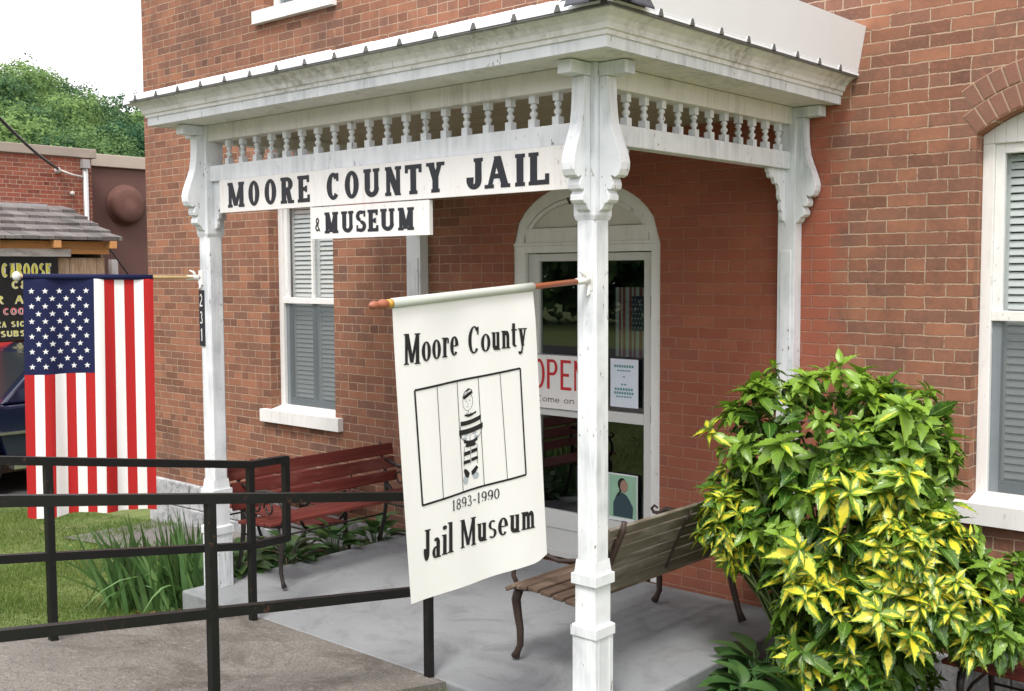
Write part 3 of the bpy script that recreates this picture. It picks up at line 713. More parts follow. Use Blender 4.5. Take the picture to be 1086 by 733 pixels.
tag(mb.build('portrait_photograph', [plain('photo_border', (.75,.78,.78), .4, .03), plain('photo_green', (.30,.50,.36), .4, .15, 20), plain('photo_jacket', (.035,.07,.085), .4, .3, 30), plain('photo_skin', (.35,.22,.16), .4), plain('photo_hair', (.012,.011,.012), .4)]),
    'small photograph of a dark-haired person in a dark jacket on the lower door glass', 'photograph')

mb = MB(); fx0, fx1, fz0, fz1 = -1.375, -1.145, 1.43, 1.885  # cloth added behind the glass to imitate a flag's reflection
for i in range(11):
    a_, c_ = fx0+(fx1-fx0)*i/11, fx0+(fx1-fx0)*(i+1)/11; n_ = 8
    for j in range(n_):
        za, zb2 = fz0+(fz1-fz0)*j/n_, fz0+(fz1-fz0)*(j+1)/n_; k_ = 2 if (i >= 6 and 3 <= j < 8 and j < 7) else (0 if i % 2 else 1)
        mb.add([(a_, y1+.06+.008*sin(i*1.4), za), (c_, y1+.06+.008*sin((i+1)*1.4), za), (c_, y1+.06+.008*sin((i+1)*1.4), zb2), (a_, y1+.06+.008*sin(i*1.4), zb2)], [(0,1,2,3)], k_, True)
for r_ in range(7):
    for c_ in range(4): mb.box(fx0+.138+c_*.024+(r_ % 2)*.008, fx0+.146+c_*.024+(r_ % 2)*.008, y1+.045, y1+.046, 1.62+r_*.030, 1.628+r_*.030, 1)
tag(mb.build('flag_reflection', [plain('reflected_red', (.30,.07,.07), .9), plain('reflected_white', (.55,.56,.55), .9), plain('reflected_blue', (.05,.06,.11), .9)]), 'small striped cloth imitating a flag reflected in the door glass above the paper notice', 'flag')

# ------------------------------------------------------------------ porch
porch = empty('porch', (-1.54, 0, 0), 'white painted wooden porch with spindle frieze and metal roof over the entrance', 'porch')
PX1, PX2, PY = -3.077, -.07, .07
def bracket_profile():
    return [(0,2.8345),(.046,2.8345),(.046,2.80),(.047,2.74),(.052,2.68),(.060,2.63),(.078,2.58),(.098,2.53),(.112,2.49),(.118,2.46),(.115,2.43),(.104,2.405),(.085,2.395),(.066,2.405),(.062,2.398),
            (.070,2.385),(.074,2.365),(.070,2.348),(.056,2.342),(.044,2.350),(.046,2.335),(.056,2.32),(.056,2.30),(.044,2.288),(.030,2.285),(.018,2.262),(.0,2.25)]
def scroll(name, cx, cy, dx, dy, off=.061, th=.070):
    b = MB(); px, py = -dy, dx
    poly = bracket_profile()
    b.prism(poly, lambda o, z: (cx+dx*(off+o)+px*th/2, cy+dy*(off+o)+py*th/2, z), lambda o, z: (cx+dx*(off+o)-px*th/2, cy+dy*(off+o)-py*th/2, z))
    for zz in ((2.835, 2.893),):
        a, c = off, off+.140
        th = .076; P = [(cx+dx*a-px*th/2, cy+dy*a-py*th/2), (cx+dx*c-px*th/2, cy+dy*c-py*th/2), (cx+dx*c+px*th/2, cy+dy*c+py*th/2), (cx+dx*a+px*th/2, cy+dy*a+py*th/2)]
        b.hexa([(x, y, zz[0]+(.001)) for x, y in P]+[(x, y, zz[1]) for x, y in P])
    o = b.build(name, M['paint'], porch, bevel=.003)
for cx, dirs in ((PX1, ((0,-1), (-1,0))), (PX2, ((0,-1), (1,0)))):
    b = MB()
    b.box(cx-.066, cx+.066, PY-.066, PY+.066, 0, .342)
    for q in (-.047, .047):      # corner boards of the boxed base
        pass
    b.frust(cx, PY, .146, .146, .342, .388); b.frust(cx, PY, .146, .122, .388, .396)
    b.box(cx-.057, cx+.057, PY-.057, PY+.057, .396, .580)
    b.frust(cx, PY, .142, .142, .580, .628); b.frust(cx, PY, .122, .118, .628, .645); b.frust(cx, PY, .118, .108, .645, .69)
    # chamfered shaft
    a, ch = .054, .012
    oct_ = [(-a+ch,-a),(a-ch,-a),(a,-a+ch),(a,a-ch),(a-ch,a),(-a+ch,a),(-a,a-ch),(-a,-a+ch)]
    b.prism(oct_, lambda u, v: (cx+u, PY+v, .69), lambda u, v: (cx+u, PY+v, 2.215))
    b.frust(cx, PY, .108, .121, 2.215, 2.235); b.box(cx-.0605, cx+.0605, PY-.0605, PY+.0605, 2.235, 2.895)
    for k in (-.040, .040):      # raised edge beads on the base block
        b.box(cx+k-.004, cx+k+.004, PY-.0685, PY-.066, .02, .335); b.box(cx+.066, cx+.0685, PY+k-.004, PY+k+.004, .02, .335)
    b.build('post', M['post_paint'], porch, bevel=.0035)
    for dx, dy in dirs: scroll('scroll_bracket', cx, PY, dx, dy)
for x0, x1 in ((-3.185, -3.035), (-.105, .0)):
    b = MB(); yf = D-.086
    b.box(x0, x1, yf, D-.002, 0, 2.895); b.box(x0+.02, x1-.02, yf-.008, yf, .4, 2.1)
    b.build('wall_pilaster', M['paint'], porch, bevel=.003)
scroll('scroll_bracket', -.05, D-.046, 1, 0, .05); scroll('scroll_bracket', -3.12, D-.046, -1, 0, .06)
# beams, spindle rails
b = MB(); b.box(PX1+.062, PX2-.062, .022, .118, 2.80, 2.8965); b.build('beam', M['cream'], porch, bevel=.003)
for x in (PX1, PX2):
    b = MB(); b.box(x-.048, x+.048, .132, D-.088, 2.80, 2.8965); b.build('beam', M['cream'], porch, bevel=.003)
b = MB(); b.box(PX1+.062, PX2-.062, .032, .108, 2.555, 2.650); b.build('spindle_rail', M['paint'], porch, bevel=.004)
for x in (PX1, PX2):
    b = MB(); b.box(x-.038, x+.038, .132, D-.088, 2.555, 2.650); b.build('spindle_rail', M['paint'], porch, bevel=.004)
def spindle():
    b = MB()
    b.box(-.019, .019, -.019, .019, 0, .040); b.box(-.017, .017, -.017, .017, .112, .150)
    b.lathe([(.010,.040),(.014,.044),(.010,.049),(.017,.056),(.0195,.064),(.017,.072),(.009,.078),(.013,.081),(.009,.085),(.016,.091),(.018,.098),(.015,.105),(.010,.112)], (0,0,0), 12)
    return b.build('spindle', M['paint'], None, local=True)
sp0 = spindle(); first = True
def put_spindle(x, y):
    global first
    s = sp0 if first else sp0.copy()
    if not first: COL.objects.link(s)
    first = False; s.parent = porch
    s.location = (x-porch.location.x, y, 2.650); s.rotation_euler = (0, 0, random.uniform(-.05, .05))
for i in range(19): put_spindle(-2.856+i*(2.856-.268)/18, PY)
for x in (PX2, PX1):
    for i in range(11): put_spindle(x, .319+i*.1438)
# fretwork corner brackets
def fret(p, dx, dy):
    b = MB(); th = .022
    prof = [(0,0),(.20,0),(.20,-.022),(.185,-.03),(.180,-.05),(.162,-.058),(.150,-.045),(.135,-.055),(.118,-.085),(.095,-.082),(.078,-.092),(.066,-.12),(.070,-.145),(.058,-.17),(.040,-.178),(.050,-.20),(.046,-.225),(.030,-.238),(.034,-.26),(.026,-.285),(0,-.29)]
    px, py = -dy, dx
    b.prism(prof, lambda o, z: (p[0]+dx*o+px*th/2, p[1]+dy*o+py*th/2, p[2]+z), lambda o, z: (p[0]+dx*o-px*th/2, p[1]+dy*o-py*th/2, p[2]+z))
    b.build('fretwork_bracket', M['paint'], porch, bevel=.002)
zf = 2.554
fret((PX2, .132, zf), 0, 1); fret((PX2, D-.088, zf), 0, -1); fret((PX1, .132, zf), 0, 1); fret((PX1, D-.088, zf), 0, -1)
fret((PX1+.062, PY, zf), 1, 0); fret((PX2-.062, PY, zf), -1, 0)
# cornice: one moulded profile mitred round the three sides
E_ = .222
prof = [(-.02,2.894),(0,2.894),(0,2.941),(.010,2.943),(.012,2.960),(.022,2.964),(.028,2.985),(.044,3.006),(.066,3.020),(.070,3.024),(.084,3.026),(.084,3.052),(-.02,3.052)]
b = MB(); cx0, cx1 = -3.285, E_
path = [((cx0, D), (-1, 0)), ((cx0, -E_), (-1, -1)), ((cx1, -E_), (1, -1)), ((cx1, D), (1, 0))]
vs = []; n = len(prof)
for (x, y), (ox, oy) in path: vs += [(x+ox*o, y+oy*o, z) for o, z in prof]
fs = [(k*n+i, k*n+(i+1) % n, (k+1)*n+(i+1) % n, (k+1)*n+i) for k in range(3) for i in range(n)]
b.add(vs, fs + [tuple(range(n)), tuple(3*n+i for i in range(n-1, -1, -1))])
for i_, f_ in enumerate(b.f):
    if i_ < 3*n and i_ % n in (0, 1, 2): b.m[i_] = 1
b.build('cornice', [M['paint_dirty'], M['paint']], porch)
b = MB()
y_ = -E_+.019
for (xa, xb, ya, yb) in ((cx0+.02, cx1-.02, -E_+.02, .021), (cx0+.02, PX1-.049, .021, D-.002), (PX2+.049, cx1-.02, .021, D-.002)): b.box(xa, xb, ya, yb, 2.897, 2.915)
b.build('soffit', M['cream'], porch)
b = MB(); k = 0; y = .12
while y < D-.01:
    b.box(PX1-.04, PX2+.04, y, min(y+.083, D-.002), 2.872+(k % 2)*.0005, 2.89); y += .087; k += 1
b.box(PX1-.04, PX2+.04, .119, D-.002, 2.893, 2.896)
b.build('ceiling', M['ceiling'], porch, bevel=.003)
# hipped metal roof
rx0, rx1, ry = cx0-.10, cx1+.100, -E_-.105; rz = 3.050; run = D-ry; sl = .325; rise = run*sl
pk0, pk1 = rx0+run, rx1-run
if pk0 > pk1: pk0 = pk1 = (rx0+rx1)/2
ap0 = (pk0, D, rz+rise); ap1 = (pk1, D, rz+rise)
b = MB(); tk = .012
def sheet(pts):
    n = len(pts); vs = list(pts)+[(x, y, z-tk) for x, y, z in pts]
    b.add(vs, [tuple(range(n)), tuple(range(2*n-1, n-1, -1))]+[(i, n+i, n+(i+1) % n, (i+1) % n) for i in range(n)])
sheet([(rx0,ry,rz),(rx1,ry,rz),ap1,ap0]); sheet([(rx0,D,rz),(rx0,ry,rz),ap0]); sheet([(rx1,ry,rz),(rx1,D,rz),ap1])
def rib(x, y, ux, uy, ln):
    px, py = -uy, ux; e = .004
    A = np.array([x, y, rz]) - np.array([ux, uy, sl])*e*0; U = np.array([ux, uy, sl]); Pp = np.array([px, py, 0])
    r0 = [A-Pp*.017, A+Pp*.017, A+Pp*.007+(0,0,.016), A-Pp*.007+(0,0,.016)]; r1 = [p+U*ln for p in r0]
    b.add(r0+r1, [(0,1,2,3),(7,6,5,4),(0,4,5,1),(1,5,6,2),(2,6,7,3),(3,7,4,0)])
x = -2.768-.235*2
while x < rx1-.03:
    ln = min(x-rx0, rx1-x, run)-.02
    if ln > .03: rib(x, ry, 0, 1, ln)
    x += .2352
y = .018
while y < D-.03:
    ln = min(y-ry, (rx1-rx0)/2)-.02
    rib(rx1, y, -1, 0, ln); rib(rx0, y, 1, 0, ln); y += .239
b.build('roof', M['metal_roof'], porch)
b = MB()   # dark drip edge; rib-end plugs painted dark as shade inside the open ribs
b.box(rx0+.004, rx1-.004, ry+.003, ry+.012, rz-.022, rz-tk-.001)
b.box(rx1-.012, rx1-.003, ry+.012, D-.002, rz-.022, rz-tk-.001); b.box(rx0+.003, rx0+.012, ry+.012, D-.002, rz-.022, rz-tk-.001)
x = -2.768-.235*2
while x < rx1-.03:
    if x > rx0+.05: b.prism([(-.017,-.012),(.017,-.012),(.006,.017),(-.006,.017)], lambda u, z: (x+u, ry-.004, rz+z), lambda u, z: (x+u, ry+.004, rz+z))
    x += .2352
y = .018
while y < D-.03:
    b.prism([(-.017,-.012),(.017,-.012),(.006,.017),(-.006,.017)], lambda u, z: (rx1+.004, y+u, rz+z), lambda u, z: (rx1-.004, y+u, rz+z)); y += .239
b.build('drip_edge', M['edge_dark'], porch)
b = MB()   # white upstand sheet along the right eave
b.hexa([(rx1-.012,ry+.24,rz+.003),(rx1-.003,ry+.24,rz+.003),(rx1-.003,D-.004,rz+.003),(rx1-.012,D-.004,rz+.003),(rx1+.030,ry+.24,rz+.245),(rx1+.040,ry+.24,rz+.245),(rx1+.040,D-.004,rz+.245),(rx1+.030,D-.004,rz+.245)])
b.build('roof_upstand', M['metal_roof'], porch)
b = MB()   # bent dark ridge cap over the front hips
def cap(p0, p1, w, jit=.0):
    p0, p1 = np.array(p0), np.array(p1); t = p1-p0; L = np.linalg.norm(t); t /= L; s = np.cross(t, (0,0,1.)); s /= np.linalg.norm(s)
    n = 7; vs = []
    for i in range(n):
        p = p0+t*L*i/(n-1); h = .03+random.uniform(-jit, jit)
        vs += [p-s*w+(0,0,-.03+h*.3), p+(0,0,h), p+s*w+(0,0,-.03+h*.3), p+s*w+(0,0,-.038+h*.3), p+(0,0,h-.008), p-s*w+(0,0,-.038+h*.3)]
    fs = [(i*6+j, i*6+(j+1) % 6, (i+1)*6+(j+1) % 6, (i+1)*6+j) for i in range(n-1) for j in range(6)]
    b.add(vs, fs+[(5,4,3,2,1,0), tuple((n-1)*6+j for j in range(6))])
cap((rx1+.01, ry-.01, rz+.014), (rx1-.9, ry+.9, rz+.9*sl+.014), .085, .012)
cap((rx1-.20, ry-.012, rz+.018), (rx1+.02, ry-.012, rz+.02), .03, .004); cap((rx1+.012, ry-.01, rz+.02), (rx1+.012, ry+.24, rz+.018), .03, .006)
b.build('ridge_cap', M['dark_metal'], porch)
b = MB(); cap((rx0+.01, ry+.01, rz-.006), (rx0+.9, ry+.9, rz+.9*sl-.006), .05, .002)
b.build('hip_cap', M['metal_roof'], porch)

# ------------------------------------------------------------------ signs on the porch
def sign(name, x0, x1, z0, z1, y, words, base, cap_h, label, **kw):
    mb = MB(); mb.box(x0, x1, y, y+.024, z0, z1)
    put_text(mb, words, base, cap_h, lambda a, b, l: (a, y-.0012-l, b), 1, **kw)
    return tag(mb.build(name, [M['sign_white'], M['letter']]), label, 'sign')
W1 = [('M',-2.787,-2.611),('O',-2.57,-2.461),('O',-2.411,-2.298),('R',-2.258,-2.136),('E',-2.101,-1.991),('C',-1.843,-1.731),('O',-1.691,-1.575),('U',-1.537,-1.406),('N',-1.374,-1.238),('T',-1.217,-1.094),('Y',-1.061,-.932),
      ('J',-.791,-.672),('A',-.664,-.500),('I',-.469,-.411),('L',-.388,-.265)]
sign('hanging_sign', -2.868, -.098, 2.356, 2.552, .004, W1, 2.383, .148, 'long white board with black capital letters fixed under the spindle rail', T=.29, t=.15, s=.06)
W2 = [('M',-1.873,-1.751),('U',-1.727,-1.621),('S',-1.609,-1.522),('E',-1.511,-1.426),('U',-1.410,-1.297),('M',-1.279,-1.155)]
o = sign('hanging_sign', -1.985, -1.045, 2.176, 2.350, .006, W2, 2.204, .115, 'shorter white board lettered in black hanging below the long board', T=.30, t=.16, s=.07)
mb = MB(); put_text(mb, [('&', -1.950, -1.905)], 2.218, .075, lambda a, b, l: (a, .0045-l, b), 0, T=.22, t=.12, s=0)
o2 = mb.build('ampersand', M['letter'], o)
mb = MB()
for x in (-1.9, -1.15):
    mb = MB(); mb.tube([(x, .018, 2.345), (x, .018, 2.36)], .004, 6); mb.build('hook', M['iron'], o)
mb = MB(); mb.box(PX1-.052-.0, PX1-.052+.052, PY-.062, PY-.0535, 1.535, 1.885)
for i, ch in enumerate('231'):
    put_text(mb, [(ch, PX1-.041, PX1-.012)], 1.783-i*.108, .078, lambda a, b, l: (a, PY-.0632-l, b), 1, T=.11, t=.1, s=0)
tag(mb.build('number_plate', [M['letter'], M['sign_white']]), 'narrow black plate with white house number 231 on the far porch post', 'number plate')

# ------------------------------------------------------------------ stars and stripes flag
th = radians(236); fd = np.array([cos(th), sin(th), 0]); fn_ = np.array([-fd[1], fd[0], 0])
FO = np.array([PX1-.03, PY-.065, 1.952])
flag = empty('striped_flag', tuple(FO), 'red white and blue flag of stars and stripes hanging from the far porch post', 'flag')
f0, f1, ft, fb = .278, 1.025, .012, -1.445
def flag_s(u, v):   # u 0..1 from the post outwards, v 0..1 downwards
    s = f0+(f1-f0)*u + .012*v + .012*v*u
    am = .010+.034*v
    w = am*sin(u*2*pi*2.3+1.1+v*.8)+.3*am*sin(u*2*pi*5.1+v*2)
    z = ft+.012 + (fb-ft)*v + .022*max(0, v-.9)*10*(.25-u*.9) - .006*sin(u*9)*v
    return s, w, z
def flag_p(u, v, lift=0.):
    s, w, z = flag_s(u, v)
    if v < .012: w *= .3
    return FO+fd*s+fn_*(w+lift)+np.array([0, 0, z])
mb = MB()
stripes = 13; nv = 60; k_per = 3
us = [i/(stripes*k_per) for i in range(stripes*k_per+1)]
# from the post (u=0): red outermost, canton at the far end over seven stripes
vv = [0, .012]+[.012+(1-.012)*i/nv for i in range(1, nv+1)]
pts = [[flag_p(u, v) for v in vv] for u in us]
V = [p for row in pts for p in row]; nV = len(vv); F = []; mi = []
for i in range(len(us)-1):
    st = i//k_per; red = (st % 2 == 0)
    for j in range(nV-1):
        vm = (vv[j]+vv[j+1])/2
        m_ = 2 if (vm < .40 and st >= 6) else (0 if red else 1)
        F.append((i*nV+j, i*nV+j+1, (i+1)*nV+j+1, (i+1)*nV+j)); mi.append(m_)
b0 = len(mb.v); mb.v += [tuple(p) for p in V]
for f_, m_ in zip(F, mi): mb.f.append(tuple(b0+i for i in f_)); mb.m.append(m_); mb.sm.append(True)
ca, cb = 6/13., 1.0
for r in range(11):
    n = 5 if r % 2 == 0 else 4
    for c in range(n):
        q = (c+.5 if n == 5 else c+1.0)/5.0
        uc = ca+(cb-ca)*(.02+.96*q); vc = .045+(.40-.055)*(r+.5)/11
        Rr = .019
        for side in (1, -1):
            P = []
            for k in range(10):
                a = pi/2+k*pi/5; rr = Rr if k % 2 == 0 else Rr*.42
                P.append(tuple(flag_p(uc+rr*cos(a)/(f1-f0), vc-rr*sin(a)/(ft-fb), .0016*side)))
            c_ = tuple(flag_p(uc, vc, .0016*side)); mb.add([c_]+P, [(0, 1+k, 1+(k+1) % 10) for k in range(10)], 1)
mb.build('cloth', [M['cloth_red'], M['cloth_white'], M['cloth_blue']], flag)
mb = MB(); mb.tube([FO+fd*.02+(0,0,.012), FO+fd*1.04+(0,0,.026)], .0115, 10); mb.build('pole', M['pole_pale'], flag)
mb = MB(); mb.tube([FO+fd*(f0+.001)+(0,0,.0155), FO+fd*(f1-.001)+(0,0,.0255)], .0165, 12, 0); mb.build('sleeve', M['cloth_blue'], flag)
mb = MB(); mb.lathe([(.004,-.03),(.022,-.018),(.027,0),(.022,.018),(.004,.03)], tuple(FO+fd*1.06+(0,0,.026)), 14); mb.build('finial', M['shoe'], flag)
def pole_bracket(p, d, parent, tilt=0):
    b = MB(); p = np.array(p); d = np.array(d)
    b.tube([p+d*.01, p+d*.09], [.017, .0145], 10); b.box(p[0]-.022, p[0]+.022, p[1]-.004, p[1]+.010, p[2]-.045, p[2]+.045)
    b.tube([p+d*.03, p+d*.045+(0,0,.035), p+d*.07+(0,0,.045)], [.012,.008,.004], 8); b.tube([p+d*.01+(0,0,-.01), p+(0,-.006,-.06), p+(0,-.02,-.07)], [.01,.008,.004], 8)
    b.build('pole_bracket', M['shoe'], parent)
pole_bracket(FO+(0,.008,.012), fd, flag)

# ------------------------------------------------------------------ museum banner
BO = np.array([PX2+.022, PY-.055, 1.951])
ban = empty('museum_banner', tuple(BO), 'white cloth banner with black lettering and a striped prisoner drawing on a wooden pole', 'banner')
pdir = np.array([-.035, -1, -.066]); pdir /= np.linalg.norm(pdir)
bnorm = np.array([1., -.035, 0]); bnorm /= np.linalg.norm(bnorm)
def ban_p(s, z, lift=0.):
    """s = metres out from the post along the pole (-y), z = world height, on the cloth"""
    u = (s-.31)/.80; zt = BO[2]-.066*s; v = (zt-z)/1.16
    v = max(0, min(1.05, v))
    w = (.016*v+.004)*sin(u*2*pi*.9+.5+v*.7)+.008*v*sin(u*9+2*v)+.003*sin(u*16+v*5)-.035*v*v*(1-u)*0+.020*v*v*max(0, .35-u)
    w *= min(1, v*9)
    return np.array([BO[0]-.035*s, BO[1]-s+.0, z])+bnorm*(w+lift)
mb = MB(); nu, nv = 30, 46
def ban_edge(u, v):
    s = .368+.762*u - .066*v*u - .062*v*(1-u); zt = BO[2]-.066*s; zb = .772-.036*u-.012*sin(u*3.0)+.02*max(0, .08-u)*12
    s2 = s - .02*v*v*(1 if u > .5 else -1)*abs(u-.5)
    return ban_p(s2, zt+(zb-zt)*v)
V = [tuple(ban_edge(i/nu, j/nv)) for i in range(nu+1) for j in range(nv+1)]
F = [(i*(nv+1)+j, i*(nv+1)+j+1, (i+1)*(nv+1)+j+1, (i+1)*(nv+1)+j) for i in range(nu) for j in range(nv)]
mb.add(V, F, 0, True)
def bl(x, y, l): return ban_p(x-.013, y, .0022+l)
def slanted(x0, z0, x1, z1): return lambda x: z0+(z1-z0)*(x-x0)/(x1-x0)
put_text(mb, line_items('Moore', 1.091, .803, gap=.12), slanted(1.09, 1.645, .80, 1.668), .116, bl, 1, T=.15, t=.055, s=.05)
put_text(mb, line_items('County', .754, .428, gap=.10), slanted(.754, 1.667, .43, 1.688), .110, bl, 1, T=.15, t=.055, s=.05)
put_text(mb, line_items('Jail', .994, .842, gap=.12), slanted(.994, .882, .84, .893), .122, bl, 1, T=.15, t=.055, s=.05)
put_text(mb, line_items('Museum', .802, .400, gap=.10), slanted(.80, .896, .40, .922), .114, bl, 1, T=.15, t=.055, s=.05)
put_text(mb, line_items('1893-1990', .845, .588, gap=.16), slanted(.845, 1.054, .588, 1.068), .043, bl, 1, T=.15, t=.09, s=.05)
def bline(pts, w, m=1, seg=.03):
    for (s0, z0), (s1, z1) in zip(pts, pts[1:]):
        L = hypot(s1-s0, z1-z0); n = max(1, int(L/seg)); nx, nz = -(z1-z0)/L*w/2, (s1-s0)/L*w/2
        for i in range(n):
            a, c = i/n, (i+1)/n
            A = (s0+(s1-s0)*a, z0+(z1-z0)*a); C = (s0+(s1-s0)*c, z0+(z1-z0)*c)
            mb.add([tuple(bl(A[0]+nx, A[1]+nz, 0)), tuple(bl(C[0]+nx, C[1]+nz, 0)), tuple(bl(C[0]-nx, C[1]-nz, 0)), tuple(bl(A[0]-nx, A[1]-nz, 0))], [(0,1,2,3)], m)
def bpoly(pts, m=1, l=0.): mb.add([tuple(bl(s, z, l)) for s, z in pts], [tuple(range(len(pts)))], m)
box = [(1.037,1.546),(.469,1.592),(.446,1.147),(.999,1.101),(1.037,1.546)]
bline(box, .0085)
for (a, c) in (((.922,1.555),(.892,1.111)), ((.810,1.562),(.780,1.120)), ((.702,1.572),(.664,1.129)), ((.586,1.581),(.548,1.138))): bline([a, c], .0028)
# the striped prisoner (s runs leftwards, so mirror with xf)
cxp = .738
def xf(pts): return [(cxp-a+.010*(1.35-z)/.2*-1*.3, z) for a, z in pts]
def ov(a, z, ra, rz_, n=14): return [(a+ra*cos(2*pi*i/n), z+rz_*sin(2*pi*i/n)) for i in range(n)]
head = ov(-.014, 1.478, .026, .036, 16)
bline(xf(head+[head[0]]), .0016)
bpoly(xf([(-.040,1.493),(-.030,1.488),(.006,1.508),(.010,1.520),(-.004,1.517),(-.030,1.503)]))
bline(xf([(-.040,1.495),(-.030,1.517),(-.010,1.530),(.006,1.524),(.010,1.510)]), .003); bpoly(xf([(-.022,1.515),(-.004,1.525),(-.008,1.530),(-.020,1.524)]))
for a, z in ((-.022,1.480),(-.004,1.483)): bpoly(xf(ov(a, z, .003, .002, 6)))
bline(xf([(-.014,1.478),(-.011,1.468),(-.016,1.466)]), .0012); bline(xf([(-.021,1.457),(-.008,1.459)]), .0014)
bline(xf([(-.010,1.443),(-.012,1.428)]), .002); bline(xf([(-.026,1.425),(-.012,1.418),(.012,1.424),(.016,1.432)]), .005); bline(xf([(-.020,1.433),(-.012,1.420),(.004,1.434)]), .002)
def stripe(z0, z1, hw, th, sag=.006, c=0.):
    n = 6; up = []; dn = []
    for i in range(n+1):
        a = -hw+2*hw*i/n; z = z0+(z1-z0)*i/n-sag*(1-(a/hw)**2); up.append((a+c, z+th/2)); dn.append((a+c, z-th/2))
    bpoly(xf(up+dn[::-1]))
stripe(1.392, 1.412, .053, .018); stripe(1.357, 1.378, .062, .021); stripe(1.424, 1.434, .030, .008, .004); stripe(1.322,1.327,.036,.014,.010)
bpoly(xf([(-.060,1.352),(-.050,1.356),(-.048,1.335),(-.056,1.336)])); bpoly(xf([(.052,1.392),(.062,1.380),(.058,1.366),(.048,1.372)]))
bline(xf([(-.048,1.40),(-.055,1.37),(-.052,1.34),(-.03,1.318)]), .002); bline(xf([(.050,1.41),(.058,1.37),(.052,1.345),(.03,1.322)]), .002)
for a, z in ((-.022,1.348),(.020,1.352),(-.030,1.33),(.030,1.334)): bpoly(xf(ov(a, z, .012, .007, 8)), 2, -.0004)
bpoly(xf([(-.030,1.300),(-.020,1.312),(.020,1.316),(.030,1.304),(.018,1.298),(-.018,1.295)])); bline(xf([(0,1.345),(-.005,1.33),(.004,1.316)]), .0016)
bline(xf([(-.034,1.30),(-.038,1.22)]), .002); bline(xf([(.034,1.305),(.036,1.225)]), .002); bline(xf([(0,1.295),(-.001,1.225)]), .0016)
bpoly(xf([(-.038,1.262),(-.002,1.266),(-.002,1.282),(-.037,1.277)])); bpoly(xf([(.003,1.268),(.036,1.276),(.036,1.290),(.003,1.284)]))
bpoly(xf([(-.040,1.228),(-.002,1.233),(-.003,1.246),(-.039,1.243)])); bpoly(xf([(.003,1.236),(.038,1.243),(.038,1.256),(.003,1.250)]))
bpoly(xf([(-.030,1.178),(-.014,1.172),(-.006,1.19),(-.020,1.205),(-.034,1.212),(-.040,1.202)])); bpoly(xf([(.006,1.180),(.022,1.186),(.040,1.208),(.030,1.218),(.014,1.205),(.002,1.196)]))
bpoly(xf(ov(-.030, 1.166, .014, .018, 10)), 2, -.0004); bpoly(xf(ov(.026, 1.178, .017, .014, 10)), 2, -.0004)
mb.build('cloth', [M['cloth_white'], M['ink'], M['ink_grey']], ban)
pp = lambda s: BO+np.array([-.035*s, -s, -.066*s])
mb = MB(); mb.tube([pp(.02), pp(1.152)], .0125, 12); mb.build('pole', M['pole_wood'], ban)
mb = MB(); mb.tube([pp(.368), pp(.5), pp(.8), pp(1.130)], [.0185,.0175,.018,.019], 14); mb.build('sleeve', M['sleeve'], ban)
mb = MB(); mb.tube([pp(1.132), pp(1.152)], .0165, 14); mb.build('ring', M['gold'], ban)
mb = MB(); mb.tube([pp(1.152), pp(1.162), pp(1.175), pp(1.187), pp(1.198), pp(1.212), pp(1.227), pp(1.238)], [.013,.018,.019,.0165,.012,.0165,.014,.004], 14); mb.build('finial', plain('turned_finial', (.30,.10,.055), .35, .2), ban)
pole_bracket(BO+(0,.002,0), pdir, ban)

# ------------------------------------------------------------------ ramp handrails
def handrail(x, posts, y_out, ret, label):
    r = empty('handrail', (x, posts[0][0], 0), label, 'handrail', 'black steel handrails of the ramp')
    s = .0190; top = lambda y: .897+.150*(-y-.15); low = lambda y: .432+.146*(-y-.15)
    for y, _ in posts:
        b = MB(); b.box(x-s, x+s, y-s, y+s, max(ramp_z(y), 0)-.02, top(y)-s*.8); b.build('post', M['iron'], r, bevel=.003)
    yi = posts[0][0]
    for nm, fn in (('top_rail', top), ('lower_rail', low)):
        b = MB(); b.tube([(x, y_out, fn(y_out)), (x, yi+(0 if ret else s), fn(yi))] + ([(x+.0, yi+ret, fn(yi)-.0)] if ret else []), s*1.5, 4)
        b.build(nm, M['iron'], r)
    if ret:
        b = MB(); b.box(x-s, x+s, yi+ret-s, yi+ret+s, low(yi)-s*.9, top(yi)+s*.9); b.build('end_bar', M['iron'], r, bevel=.003)
handrail(-.906, [(-.162, 0), (-1.375, 0), (-2.6, 0)], -3.5, 0, 'nearer black steel handrail along the ramp beside the white banner')
handrail(-2.28, [(-.228, 0), (-1.39, 0), (-2.55, 0)], -3.5, .245, 'farther black steel handrail of the ramp next to the lawn')

